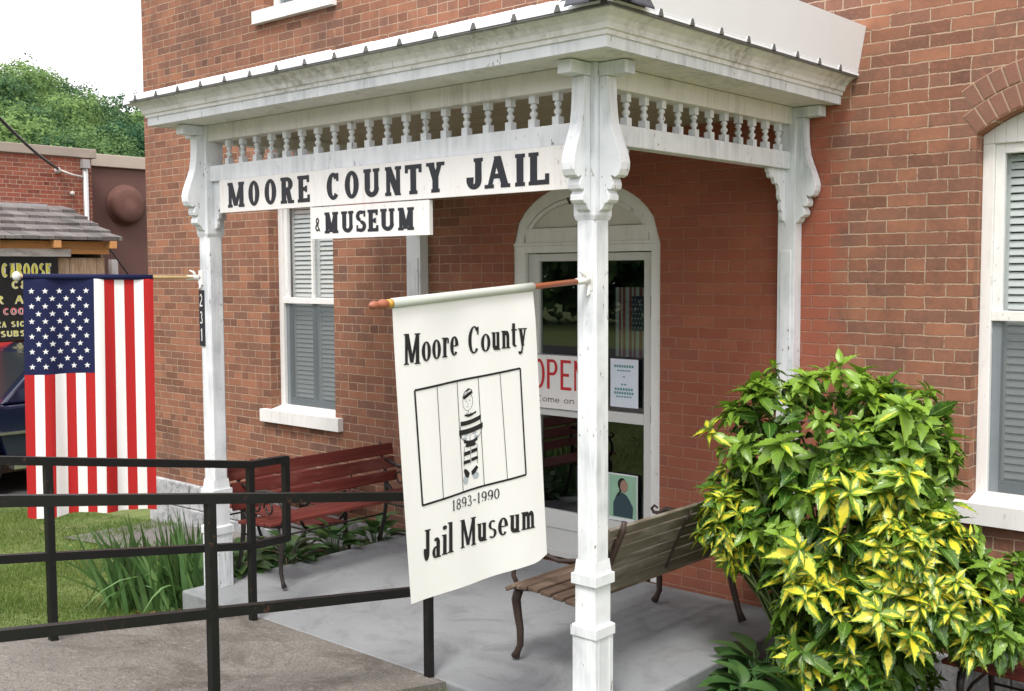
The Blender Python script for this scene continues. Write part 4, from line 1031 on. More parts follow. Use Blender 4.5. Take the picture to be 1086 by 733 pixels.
# ------------------------------------------------------------------ benches
def bench(name, L, scrolls, leg_r, woodm, ironm, label, loc, rz, group=None, seat_prof=None, back_prof=None, mid=False, frames_in=.10, front_w=None, seatm=None, feet='scroll'):
    """local x along the bench, -y the front"""
    r = empty(name, (0,0,0), label, 'bench', group)
    b = MB()
    for (y, z, w, t, tilt) in seat_prof:
        c, s_ = cos(tilt), sin(tilt)
        q = [(-w/2,-t/2),(w/2,-t/2),(w/2,t/2),(-w/2,t/2)]
        P = [(y+u*c-v*s_, z+u*s_+v*c) for u, v in q]
        b.prism(P, lambda a, d: (-L/2, a, d), lambda a, d: (L/2, a, d))
    b.build('seat', seatm or woodm, r, bevel=.005, local=True)
    b = MB()
    for (y, z, w, t, tilt) in back_prof:
        c, s_ = cos(tilt), sin(tilt)
        q = [(-w/2,-t/2),(w/2,-t/2),(w/2,t/2),(-w/2,t/2)]
        P = [(y+u*c-v*s_, z+u*s_+v*c) for u, v in q]
        b.prism(P, lambda a, d: (-L/2, a, d), lambda a, d: (L/2, a, d))
    b.build('backrest', woodm, r, bevel=.005, local=True)
    y0 = seat_prof[0][0]-.03; zs = seat_prof[0][1]-.03; yb = back_prof[0][0]; zb = back_prof[0][1]; yt, zt = back_prof[-1][0], back_prof[-1][1]
    for sx in (-1, 1):
        x = sx*(L/2-frames_in); b = MB()
        T = lambda pts, rr: b.tube([(x, p[0], p[1]) for p in pts], rr, 8)
        # front leg, S shaped with a curled foot
        T([(y0+.015,zs+.0),(y0-.005,zs-.06),(y0+.006,zs-.13),(y0+.022,zs-.21),(y0+.022,zs-.29),(y0+.004,.05),(y0-.012,.018)], np.array([.019,.018,.016,.014,.013,.013,.018])*leg_r)
        # rear leg running up into the back upright
        T([(yb+.10,.016),(yb+.075,.07),(yb+.035,.2),(yb+.012,.32),(yb+.012,zb-.04),(yb+.025,zb+.06),((yb+yt)/2+.026,(zb+zt)/2),(yt+.024,zt),(yt+.034,zt+.05)], np.array([.018,.013,.014,.016,.018,.014,.013,.012,.009])*leg_r)
        # seat rail following the slats
        T([(y0+.01,zs-.002)]+[(p[0],p[1]-.026) for p in seat_prof]+[(yb+.012,zb-.05)], .013)
        # arm rest with scrolls
        za = zs+.20
        T([(y0+.02,zs),(y0-.022,zs+.06),(y0-.018,zs+.12),(y0+.02,za-.02),(y0+.07,za+.01),(y0+.16,za+.012),(y0+.28,za-.01),(yb-.03,za+.02),(yb+.03,za+.03)], [.013,.012,.012,.013,.014,.013,.012,.011,.010])
        T([(y0+.02,za-.02),(y0-.02,za-.022),(y0-.035,za+.0),(y0-.015,za+.02),(y0+.008,za+.008)], [.011,.010,.009,.008,.006])
        for k, cy in enumerate((y0+.14, y0+.27) if scrolls else ()):
            T([(cy+.05*cos(q)*(1-q/14), zs+.105+.05*sin(q)*(1-q/14)) for q in np.linspace(0, 6.5, 14)], .0065)
        if scrolls: T([(y0+.03,zs-.14),(y0+.16,zs-.10),(yb-.1,zs-.10),(yb+.02,.30)], .008)
        b.build('end_frame', ironm, r, local=True)
    if mid:
        b = MB(); b.tube([(.02, p[0]+.016, p[1]) for p in back_prof], .008, 6); b.tube([(.02, p[0], p[1]-.018) for p in seat_prof], .008, 6); b.build('strap', ironm, r, local=True)
    if scrolls: b = MB(); b.tube([(-L/2+frames_in, yb+.03, .22), (L/2-frames_in, yb+.03, .22)], .007, 6); b.build('tie_rod', ironm, r, local=True)
    r.location = loc; r.rotation_euler = (0, 0, rz)
    return r
flat_seat = [(-.21+i*.072, .425-.006*i, .062, .022, -.06) for i in range(5)]
red_back = [(.165,.50,.075,.022,1.35), (.187,.595,.085,.022,1.35), (.209,.692,.085,.022,1.35)]
g_red = 'maroon slatted benches with black iron ends'
rb = bench('park_bench', 1.42, True, 1.0, M['red_wood'], M['cast'], 'maroon slatted bench standing on the porch floor behind the white banner', (-2.90, .885, 0), pi/2, g_red, flat_seat, red_back, frames_in=.09)
rb2 = copy_tree(rb); rb2.location = (-4.45, 1.56, -.37); rb2.rotation_euler = (0, 0, 0); rb2['label'] = 'maroon slatted bench under the left window, half behind the far porch post'
rb3 = copy_tree(rb); rb3.location = (1.78, 1.50, -.27); rb3.rotation_euler = (0, 0, 0); rb3['label'] = 'maroon slatted bench under the right window, its end hidden by the yellow-spotted shrub'
cs = []
for i in range(6):      # rolled front edge, dished seat
    t_ = i/5; cs.append((-.255+.078*i, .405+.03*sin(min(1, t_*2.2)*pi/2)-.035*t_, .066, .022, (.5 if i == 0 else .12 if i == 1 else -.06)))
cb_ = []
for i in range(6):
    t_ = i/5; cb_.append((.200+.125*t_+.03*t_*t_, .445+.325*t_, .052, .020, 1.34-.18*t_))
bench('park_bench', 1.44, False, 1.35, M['old_wood'], M['cast_rust'], 'weathered brown slatted bench with curved iron legs at the right of the porch floor', (-.45, .93, 0), -pi/2, None, cs, cb_, mid=True, frames_in=.09, seatm=M['seat_wood'])

# ------------------------------------------------------------------ plants
def leaf_grid(outline, nlen, fold=.25, droop=.3, serr=0):
    """unit leaf: along +y from 0 to 1, 3 columns; returns verts (n,3), faces, uv"""
    V = []; UV = []
    for i in range(nlen+1):
        t = i/nlen; w = outline(t)
        if serr and 2 < i < nlen and i % 2: w *= 1.16
        z = -droop*t*t
        V += [(-w, t-(.05 if serr and i % 2 == 0 else 0)*(w > .02), z+fold*w), (0, t, z), (w, t-(.05 if serr and i % 2 == 0 else 0)*(w > .02), z+fold*w)]
        UV += [(0, t), (.5, t), (1, t)]
    F = []
    for i in range(nlen):
        a = i*3; F += [(a, a+1, a+4, a+3), (a+1, a+2, a+5, a+4)]
    return np.array(V), np.array(F), np.array(UV)
def place_leaves(T, base, dirs, ups, length, width):
    """T template; base (n,3), dirs along leaf, ups approx normals"""
    V0, F0, UV0 = T; n = len(base)
    d = dirs/np.linalg.norm(dirs, axis=1, keepdims=True)
    s = np.cross(d, ups); s /= np.maximum(np.linalg.norm(s, axis=1, keepdims=True), 1e-6); u = np.cross(s, d)
    V = base[:, None, :] + s[:, None, :]*(V0[None, :, 0:1]*width[:, None, None]) + d[:, None, :]*(V0[None, :, 1:2]*length[:, None, None]) + u[:, None, :]*(V0[None, :, 2:3]*length[:, None, None])
    k = len(V0); F = F0[None]+(np.arange(n)*k)[:, None, None]
    return V.reshape(-1, 3), F.reshape(-1, F0.shape[1]), np.tile(UV0, (n, 1)), k

SHRUB = (.68, 1.12, terrain(.68, 1.12).item())
ELL = [((.50,1.18,1.15),(.47,.40,.34)), ((.60,1.12,.82),(.50,.42,.34)), ((1.04,1.14,.56),(.38,.34,.22)), ((.76,1.10,.44),(.42,.42,.38)), ((.88,1.16,1.08),(.24,.32,.37)), ((.72,1.16,.06),(.36,.38,.28)), ((.98,1.05,.76),(.22,.28,.18)), ((.88,1.02,.20),(.26,.26,.24)), ((.18,1.02,.76),(.19,.26,.20)), ((1.30,1.16,.42),(.16,.20,.10))]
def in_ell(p, k, s=1.0):
    c, r = ELL[k]; return (((p-np.array(c))/np.array(r))**2).sum(-1) < s
def gold_zone(p):
    # the gilded branches grow in patches low on the left and through the right middle
    def g(c, r): return np.exp(-(((p-np.array(c))/np.array(r))**2).sum(-1))
    return clamp(1.25*g((-.02,.85,.86),(.22,.5,.20))+1.1*g((.14,.8,.66),(.22,.5,.24))+1.35*g((.84,.75,.76),(.30,.5,.27))+1.1*g((1.12,.8,.62),(.28,.5,.26))+.7*g((.72,.7,.42),(.35,.5,.15))+.8*g((.55,.65,.1),(.4,.5,.14))+.9*g((.75,.8,.92),(.12,.5,.12)))
def make_shrub():
    root = empty('variegated_shrub', SHRUB, 'large green shrub with yellow-blotched glossy leaves at the right of the porch', 'shrub')
    T = leaf_grid(lambda t: .5*(sin(pi*min(1, t*1.02+.02)**.85))**1.15*(1-.12*t)+.004, 13, .20, .26, serr=1)
    tips = []; nrm = []
    while len(tips) < 860:
        k = RNG.integers(len(ELL)); c, r = map(np.array, ELL[k])
        d = RNG.normal(size=3); d /= np.linalg.norm(d); sh = 1.0 if RNG.random() < .7 else RNG.uniform(.62, .95)
        lump = 1+.13*sin(d[0]*7+k)+.12*sin(d[2]*9+2*k)+.08*sin(d[1]*8)+(RNG.uniform(.06, .22) if RNG.random() < .10 else 0)
        p = c+r*d*sh*lump
        if p[1] > D-.07 or p[2] < terrain(p[0], p[1])+.03: continue
        if p[1] > 1.45 and RNG.random() < .7: continue
        if p[0] > .98 and p[2] < .33-.1*max(0, 1.15-p[0]): continue
        if any(in_ell(p, j, .55) for j in range(len(ELL)) if j != k): continue
        n_ = d/r; n_ /= np.linalg.norm(n_); tips.append(p); nrm.append(n_)
    tips = np.array(tips); nrm = np.array(nrm); G = gold_zone(tips)
    B, Dd, U, Ln, Wd, R_, Go = [], [], [], [], [], [], []
    for p, nn, g in zip(tips, nrm, G):
        ax = nn*.75+np.array([0, 0, .75])+RNG.normal(0, .22, 3); ax /= np.linalg.norm(ax)
        a1 = np.cross(ax, (.3,.2,.9)); a1 /= np.linalg.norm(a1); a2 = np.cross(ax, a1); big = RNG.uniform(.62, 1.22)
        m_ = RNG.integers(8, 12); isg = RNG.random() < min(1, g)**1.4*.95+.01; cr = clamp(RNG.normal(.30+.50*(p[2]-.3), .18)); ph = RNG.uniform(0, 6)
        for i in range(m_):
            q = ph+2.4*i; lv = i/m_; op = 1.60-.85*lv + RNG.normal(0, .20)
            d = ax*cos(op)+(a1*cos(q)+a2*sin(q))*sin(op); d[2] -= .30*(1-lv)+RNG.uniform(-.1, .35)
            L = RNG.uniform(.085, .16)*big*(1-.35*lv)
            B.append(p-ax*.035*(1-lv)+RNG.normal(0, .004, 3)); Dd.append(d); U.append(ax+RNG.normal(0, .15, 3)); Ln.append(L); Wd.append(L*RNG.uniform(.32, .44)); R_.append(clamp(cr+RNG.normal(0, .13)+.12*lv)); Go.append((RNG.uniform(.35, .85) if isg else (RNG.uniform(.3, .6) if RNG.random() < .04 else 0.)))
    for _ in range(2600):      # inner filler leaves coloured dark for the shade inside the crown
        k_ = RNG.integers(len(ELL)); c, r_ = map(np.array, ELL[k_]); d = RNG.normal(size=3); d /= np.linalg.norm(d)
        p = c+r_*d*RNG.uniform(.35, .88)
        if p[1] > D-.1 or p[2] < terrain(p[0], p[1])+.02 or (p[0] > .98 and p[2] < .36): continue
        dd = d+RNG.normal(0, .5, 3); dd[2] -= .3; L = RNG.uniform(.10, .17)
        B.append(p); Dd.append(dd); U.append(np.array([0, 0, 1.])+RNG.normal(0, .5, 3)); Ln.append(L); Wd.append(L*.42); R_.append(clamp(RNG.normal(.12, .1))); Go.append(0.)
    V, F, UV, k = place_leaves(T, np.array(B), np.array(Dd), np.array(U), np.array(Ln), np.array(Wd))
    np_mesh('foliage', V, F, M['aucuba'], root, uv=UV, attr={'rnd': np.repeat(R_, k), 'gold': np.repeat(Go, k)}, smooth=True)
    st = MB(); c0 = np.array(SHRUB)
    for p in [q for q in tips[::4] if not (q[0] > .9 and q[2] < .6)]:
        mid = c0*.5+p*.5+np.array([0,0,-.06])+RNG.normal(0, .06, 3); mid[0] = mid[0]*.7+SHRUB[0]*.3
        st.tube([c0+RNG.normal(0, .05, 3)*(1,1,0), mid, p*.93+mid*.07, p], [.012,.008,.005,.0035], 5)
    st.build('stem', plain('green_stem', (.07,.10,.03), .7, .2), root)
make_shrub()

def hosta(x, y, label, n=26, size=.2, rise=.22, z=None, group='broad leaved hostas'):
    z = terrain(x, y).item() if z is None else z
    root = empty('hosta', (x, y, z), label, 'plant', group)
    T = leaf_grid(lambda t: .5*sin(pi*t**.72)**.8*(1-.1*t)+.003, 8, .18, .42)
    a = np.arange(n)*2.4+RNG.uniform(0, 1, n); lv = np.arange(n)/n
    r = .035+.10*(1-lv)*size/.2; h = rise*(.45+.75*lv)*RNG.uniform(.8, 1.15, n)
    B = np.stack([x+r*np.cos(a), y+r*np.sin(a), z+h], 1)
    el = .05+.75*lv
    Dd = np.stack([np.cos(a)*np.cos(el), np.sin(a)*np.cos(el), np.sin(el)], 1)+RNG.normal(0, .1, (n, 3))
    L = size*RNG.uniform(.8, 1.2, n)*(1-.25*lv)
    V, F, UV, k = place_leaves(T, B, Dd, np.tile([0, 0, 1.], (n, 1))+RNG.normal(0, .12, (n, 3)), L, L*.62)
    np_mesh('foliage', V, F, M['hosta'], root, uv=UV, attr={'rnd': np.repeat(clamp(RNG.normal(.5, .25, n)), k)}, smooth=True)
    st = MB()
    for i in range(n): st.tube([(x+.01*cos(a[i]), y+.01*sin(a[i]), z), tuple((B[i]+np.array([x, y, z]))/2+(0,0,.02)), tuple(B[i])], .0035, 5)
    st.build('stem', M['hosta'], root)
hosta(-3.32, .38, 'nearest hosta under the maroon porch bench, next to the far porch post', 34, .22, .24)
hosta(-3.30, .80, 'hosta under the middle of the maroon porch bench, second from the post', 34, .22, .25)
hosta(-3.33, 1.22, 'hosta third from the post behind the maroon porch bench', 32, .21, .25)
hosta(-3.32, 1.62, 'hosta closest to the brick wall behind the maroon porch bench', 30, .2, .25)
hosta(-3.62, .62, 'hosta standing farther out on the soil beside the far porch post', 30, .2, .24)
hosta(.24, 1.05, 'hosta at the corner of porch floor and shrub, nearest the weathered bench', 52, .22, .27)
hosta(.33, .78, 'hosta with its leaves over the porch floor edge below the shrub', 52, .22, .27)
hosta(.60, .74, 'hosta in front of the shrub a little away from the porch floor', 52, .22, .27)

def iris(x, y, label, n, hgt, spread, lean=(0, 0), group='sword leaved irises'):
    z = terrain(x, y).item(); root = empty('iris_plant', (x, y, z), label, 'plant', group)
    Vs, Fs, R_ = [], [], []; o = 0; seg = 7
    for i in range(n):
        bx, by = x+RNG.normal(0, spread*.35), y+RNG.normal(0, spread*.35)
        a = RNG.uniform(0, 2*pi); out = abs(RNG.normal(0, .30)); L = hgt*RNG.uniform(.6, 1.08); w = RNG.uniform(.015, .025)
        dx, dy = cos(a)*out+lean[0]*RNG.uniform(.2, 1.2), sin(a)*out+lean[1]*RNG.uniform(.2, 1.2)
        fa = RNG.uniform(0, pi); fx, fy = cos(fa), sin(fa); bend = RNG.uniform(0, .35)**1.3 if RNG.random() < .85 else .9
        for k in range(seg+1):
            t = k/seg; ww = w*(1-t**2.6)*(.75+.6*t*(1-t))+.0006; cx = bx+dx*L*(t+bend*t*t); cy = by+dy*L*(t+bend*t*t)
            cz = z+L*(t-bend*.9*t**3)*(1-.25*out*t); cz = max(cz, z+.01)
            Vs += [(cx-fx*ww, cy-fy*ww, cz), (cx+fx*ww, cy+fy*ww, cz)]
        for k in range(seg): q = o+2*k; Fs.append((q, q+1, q+3, q+2))
        o += 2*(seg+1); R_ += [clamp(RNG.normal(.5, .25))]*(2*(seg+1))
    np_mesh('foliage', Vs, Fs, M['iris'], root, attr={'rnd': R_}, smooth=True)
iris(-3.40, .02, 'clump of long sword-shaped iris leaves right beside the far porch post', 110, .70, .24, (-.12, -.10))
iris(-3.72, -.16, 'clump of leaning iris leaves at the lawn edge, left of the taller clump', 84, .64, .26, (-.22, -.18))
iris(-3.72, .30, 'smaller clump of iris leaves behind the other two, towards the brick wall', 34, .58, .2, (-.05, 0))

def litter():
    n = 242
    x = np.concatenate([RNG.normal(-3.38, .12, 90), RNG.uniform(-4.3, -3.2, 90), RNG.uniform(.1, .5, 50), RNG.uniform(-4.3, -3.3, 12)])
    y = np.concatenate([RNG.normal(-.05, .14, 90), RNG.uniform(.1, 1.8, 90), RNG.uniform(.3, 1.4, 50), RNG.uniform(.2, 1.85, 12)])
    z = np.where((x > -3.155) & (x < .055) & (y > -.15), 0, np.where((x > -2.4) & (x < -.8) & (y < -.15), .158*clamp(-y-.15, 0, 9), terrain(x, y)))+.012
    T = leaf_grid(lambda t: .5*sin(pi*t)+.01, 4, .3, -.3)
    a = RNG.uniform(0, 2*pi, n); d = np.stack([np.cos(a), np.sin(a), RNG.normal(0, .15, n)], 1); L = RNG.uniform(.02, .06, n)
    V, F, UV, k = place_leaves(T, np.stack([x, y, z], 1), d, np.tile([0, 0, 1.], (n, 1))+RNG.normal(0, .3, (n, 3)), L, L*.5)
    o = np_mesh('litter', V, F, leafmat('dry_leaf', (.12,.06,.03), (.33,.20,.10), .8, .1, .1), attr={'rnd': np.repeat(RNG.uniform(0, 1, n), k)}, smooth=True); o['kind'] = 'stuff'
litter()

# ------------------------------------------------------------------ across the street
GX = -14.4
far = empty('brick_storefront', (GX, 2.0, -1.0), 'red brick shop building with pale coping across the street', 'building')
b = MB(); b.box(GX-8, GX, -12, 5.2, -1.2, 3.889); b.build('wall', M['brick_far'], far)
b = MB(); b.box(GX-8.05, GX+.05, -12.05, 5.27, 3.89, 4.04); b.build('coping', plain('pale_coping', (.34,.29,.245), .8, .15, 3), far, bevel=.01)
b = MB(); b.tube([(GX+.06, 5.06, -1), (GX+.06, 5.06, 3.80)], .045, 8); b.box(GX+.005, GX+.12, 5.0, 5.12, 3.72, 3.86); b.build('downspout', plain('galvanised_pipe', (.5,.5,.5), .4, .15, metal=.5), far)
b = MB(); b.lathe([(.03,0),(.05,.02),(.05,.07),(.02,.1)], (GX, 4.60, 3.66), 10, ax='x'); b.tube([(GX+.05,4.65,3.66),(GX+.08,4.82,3.6),(GX+.06,5.04,3.57)], .018, 6); wf = plain('wall_fitting_metal', (.55,.53,.5), .5); b.build('cable_anchor', wf, far)
b = MB(); b.lathe([(.03,0),(.04,.05),(.02,.07)], (GX, 4.84, 3.3), 8, ax='x'); b.build('wall_fitting', wf, far)
brn = empty('brown_building', (GX-.5, 8, -1.0), 'plain brown painted building with a light coping behind the brick shop', 'building')
b = MB(); b.box(GX-8, GX-.5, 5.205, 22, -1.2, 3.82); b.build('wall', (lambda m: (m.bump(m.noise(m.scale(m.pos(), 1, 1, 12), 1.2, 4), .3, .01), m.out(m.mix(m.noise(m.pos(), 1.3, 5), (.115,.058,.050), (.15,.080,.068)), .85))[1])(NT('brown_painted_block')), brn)
b = MB(); b.box(GX-8.05, GX-.44, 5.275, 22, 3.82, 4.03); b.build('coping', plain('cream_coping', (.46,.40,.34), .8, .12, 3), brn, bevel=.01)
b = MB(); yy = 6.065; b.lathe([(.33,.0),(.36,.004),(.36,.018),(.325,.022),(.322,.09),(.30,.145),(.25,.175),(.15,.19),(.0,.195)], (GX-.5, yy, 3.18), 32, ax='x'); b.build('vent_dome', plain('brown_dome', (.14,.072,.06), .8, .35, 5, spec=.15), brn)

shed = empty('shingled_shed', (-13.4, 2.5, -1.0), 'low board shed with grey wooden shingles in front of the brick shop', 'shed')
b = MB()
n = 5; ex, ez, tx, tz = -12.48, 2.50, GX+.02, 3.08
for i in range(n):
    t0, t1 = i/n, (i+1)/n; xa, xb = ex+(tx-ex)*t0, ex+(tx-ex)*t1; za, zb_ = ez+(tz-ez)*t0, ez+(tz-ez)*t1
    y = -8.0; yr = 4.62+.10*t0
    while y < yr:
        w = min(random.uniform(.12, .30), yr-y); j = random.uniform(0, .02); o_ = .035+random.uniform(-.006, .01)
        b.hexa([(xa+.05+j,y+.004,za-.012),(xa+.05+j,y+w,za-.012),(xb-.02,y+w,zb_-.01),(xb-.02,y+.004,zb_-.01),(xa+.05+j,y+.004,za+o_),(xa+.05+j,y+w,za+o_),(xb-.02,y+w,zb_+.012),(xb-.02,y+.004,zb_+.012)], 0)
        y += w
b.build('roof', M['shingle'], shed)
b = MB(); b.box(GX+.002, GX+.16, -8, 4.35, 3.055, 3.10); b.build('roof_flashing', plain('flashing_metal', (.5,.52,.55), .4, .1, metal=.4), shed)
b = MB(); y = -8.0
while y < 4.40:
    w = random.uniform(.10, .16); b.box(-12.72, -12.70+random.uniform(0, .012), y, y+w-.006, -1.1, 2.23); y += w
b.hexa([(GX+.01,4.42,-1.1),(-12.70,4.42,-1.1),(-12.70,4.455,-1.1),(GX+.01,4.455,-1.1),(GX+.01,4.42,3.04),(-12.70,4.42,2.56),(-12.70,4.455,2.56),(GX+.01,4.455,3.04)])
b.build('board_wall', M['shed_wood'], shed)
b = MB(); b.box(-12.66, -12.60, -8, 4.5, 2.285, 2.47); b.build('fascia', M['orange_wood'], shed)
b = MB(); b.box(-12.665, -12.585, -8, 3.90, 2.245, 2.355); b.build('beam', M['grey_wood'], shed)
for y in (4.47, 3.62, 2.75, 1.9, 1.0): b = MB(); b.box(-12.58, -12.38, y-.04, y+.04, 2.37, 2.475); b.build('rafter_end', M['orange_wood'], shed)

# shop banner on the shed
mb = MB(); bx = -12.60
mb.box(bx, bx+.012, -1.0, 3.70, 1.06, 2.24)
f = lambda y, z, l: (bx+.0135+l, y, z)
def shop(text, y0, y1, z, h, m, **kw):
    it = line_items(text, y0, y1, gap=.14, space=.6)
    k = dict(T=.30, t=.24, s=0); k.update(kw)
    # pale outline first, colour on top
    put_text(mb, it, z, h, lambda y, zz, l: (bx+.0135, y, zz), 1, **{**k, 'T': k['T']*1.0, 't': k['t']*1.0})
    put_text(mb, [(c, a+.006, b_-.006) for c, a, b_ in it], z+.008, h*.93, lambda y, zz, l: (bx+.0155+l, y, zz), m, T=k['T']*.55, t=k['t']*.55, s=0)
shop('CABOOSE', 2.885, 3.60, 1.945, .205, 2)
shop('C&', 3.02, 3.24, 1.785, .12, 2)
shop('ER A', 2.60, 3.19, 1.575, .12, 2)
shop('TTY COO', 2.55, 3.19, 1.42, .105, 3)
shop('ONZA SIC', 2.62, 3.19, 1.25, .08, 2); shop('SUBS', 2.84, 3.19, 1.115, .085, 2)
tag(mb.build('shop_banner', [plain('banner_black', (.012,.013,.013), .6), plain('banner_white', (.75,.76,.72), .6), plain('banner_yellow', (.72,.68,.10), .6), plain('banner_red', (.6,.03,.05), .6)]),
    'black shop banner with yellow bubble lettering hung on the board shed', 'banner')
mb = MB(); mb.box(bx+.0, bx+.05, 1.0, 3.5, .62, 1.04, 0); mb.box(bx+.051, bx+.055, 1.0, 3.5, .80, .90, 1); mb.box(bx+.051, bx+.055, 1.0, 3.5, .70, .76, 2)
tag(mb.build('bunting', [plain('bunting_red', (.55,.04,.04), .7), plain('bunting_white', (.7,.7,.7), .7), plain('bunting_blue', (.05,.06,.2), .7)]), 'red white and blue bunting strip under the black shop banner', 'bunting')
# service cable sagging to the brick wall
p0 = np.array([GX+.09, 4.58, 3.68]); p1 = np.array([-9.0, 1.0, 4.05]); mb = MB()
mb.tube([p0+(p1-p0)*t+np.array([0, 0, -.35*t*(1-t)]) for t in np.linspace(0, 1, 16)]+[np.array(q) for q in ((-8.2,-.2,4.25),(-7.4,-2.5,4.75),(-6.8,-6,5.6),(-6.6,-11,7.0),(-6.8,-20,9.2))], .022, 6)
tag(mb.build('service_cable', M['iron']), 'black overhead cable running up from the brick shop wall', 'cable')
mb = MB(); mb.tube([(-13.9,4.72,2.75),(-13.5,4.97,2.42),(-13.5,5.33,1.94),(-13.5,5.7,1.45)], .012, 6); tag(mb.build('guy_wire', M['iron']), 'thin dark wire slanting down in front of the brown building', 'wire')
mb = MB(); mb.box(-13.6, -13.5, 5.02, 5.13, 1.93, 2.22); mb.box(-13.565, -13.535, 5.055, 5.095, -1.05, 1.93); tag(mb.build('meter_post', [plain('meter_grey', (.5,.5,.52), .5)]), 'small grey box on a post beside the shed corner', 'meter box')

# ------------------------------------------------------------------ parked pickup truck
def make_truck(x, y, z):
    t = empty('pickup_truck', (x, y, z), 'dark navy pickup truck parked on the street behind the striped flag', 'truck')
    navy = (lambda m: m.out((.008,.013,.04), .18, Coat_Weight=1.0, Coat_Roughness=.05))(NT('navy_car_paint'))
    body = [(-2.75,.55),(-2.75,.95),(-2.6,1.08),(-1.25,1.18),(-1.2,1.16),(2.75,1.22),(2.80,.6),(2.2,.55),(2.1,.85),(1.75,.98),(1.4,.85),(1.3,.5),(-1.2,.5),(-1.3,.85),(-1.65,.98),(-2.0,.85),(-2.1,.5)]
    # body is extruded across x, side profile in (y, z)
    b = MB(); W = .95
    b.prism(body, lambda a, c: (x-W, y+a, z+c), lambda a, c: (x+W, y+a, z+c)); b.build('body', navy, t, bevel=.04)
    cab = [(-1.22,1.17),(-.55,1.80),(-.35,1.86),(1.25,1.86),(1.45,1.80),(1.6,1.2)]
    b = MB(); b.prism(cab, lambda a, c: (x-W+.10+(c-1.17)*.16, y+a, z+c), lambda a, c: (x+W-.10-(c-1.17)*.16+0, y+a, z+c)); cabo = b.build('cab', navy, t, bevel=.03)
    gm = (lambda m: m.out((.02,.025,.03), .22, Specular_IOR_Level=.4))(NT('truck_glass'))
    for sx in (1, -1):
        for poly in ([(-.78,1.24),(-.42,1.72),(.28,1.75),(.28,1.24)], [(.38,1.24),(.38,1.75),(1.12,1.74),(1.30,1.28)]):
            b = MB(); f = lambda a, c, o: (x+sx*(W-.10-(c-1.17)*.16+o), y+a, z+c)
            b.prism(poly, lambda a, c: f(a, c, .004), lambda a, c: f(a, c, -.02)); b.build('side_window', gm, t)
    b = MB(); b.hexa([(x-.7,y-1.17,z+1.22),(x+.7,y-1.17,z+1.22),(x+.7,y-1.10,z+1.21),(x-.7,y-1.10,z+1.21),(x-.6,y-.62,z+1.76),(x+.6,y-.62,z+1.76),(x+.6,y-.55,z+1.75),(x-.6,y-.55,z+1.75)]); b.build('windshield', gm, t)
    chrome = plain('dull_chrome', (.55,.57,.6), .25, .1, metal=.9)
    for sx in (1, -1):
        b = MB(); b.box(x+sx*(W+.001), x+sx*(W+.02), y-2.6, y+2.7, z+.80, z+.835); b.build('side_trim', chrome, t)
        b = MB(); b.box(x+sx*(W-.1), x+sx*(W+.06), y-1.15, y+1.3, z+.36, z+.44); b.build('running_board', chrome, t)
        b = MB(); b.box(x+sx*(W-.02), x+sx*(W+.2), y-.85, y-.75, z+1.2, z+1.4); b.build('mirror', navy, t, bevel=.02)
        for wy in (-1.65, 1.75):
            b = MB(); b.lathe([(.20,0),(.37,.0),(.40,.04),(.40,.2),(.37,.24),(.2,.24)], (x+sx*(W-.12)-.12, y+wy, z+.40), 24, ax='x')
            wh = b.build('wheel', plain('tyre_rubber', (.02,.02,.02), .8), t)
            b = MB(); b.lathe([(.0,-.13),(.19,-.125),(.21,-.11),(.21,.11),(.19,.125),(.0,.13)], (x+sx*(W-.12), y+wy, z+.40), 20, ax='x'); b.build('rim', chrome, wh)
    b = MB(); b.box(x-.9, x+.9, y-2.86, y-2.74, z+.45, z+.62); b.build('bumper', chrome, t, bevel=.02)
make_truck(-12.0+.15, 3.35, terrain(-11.8, 3.3).item()+.012)

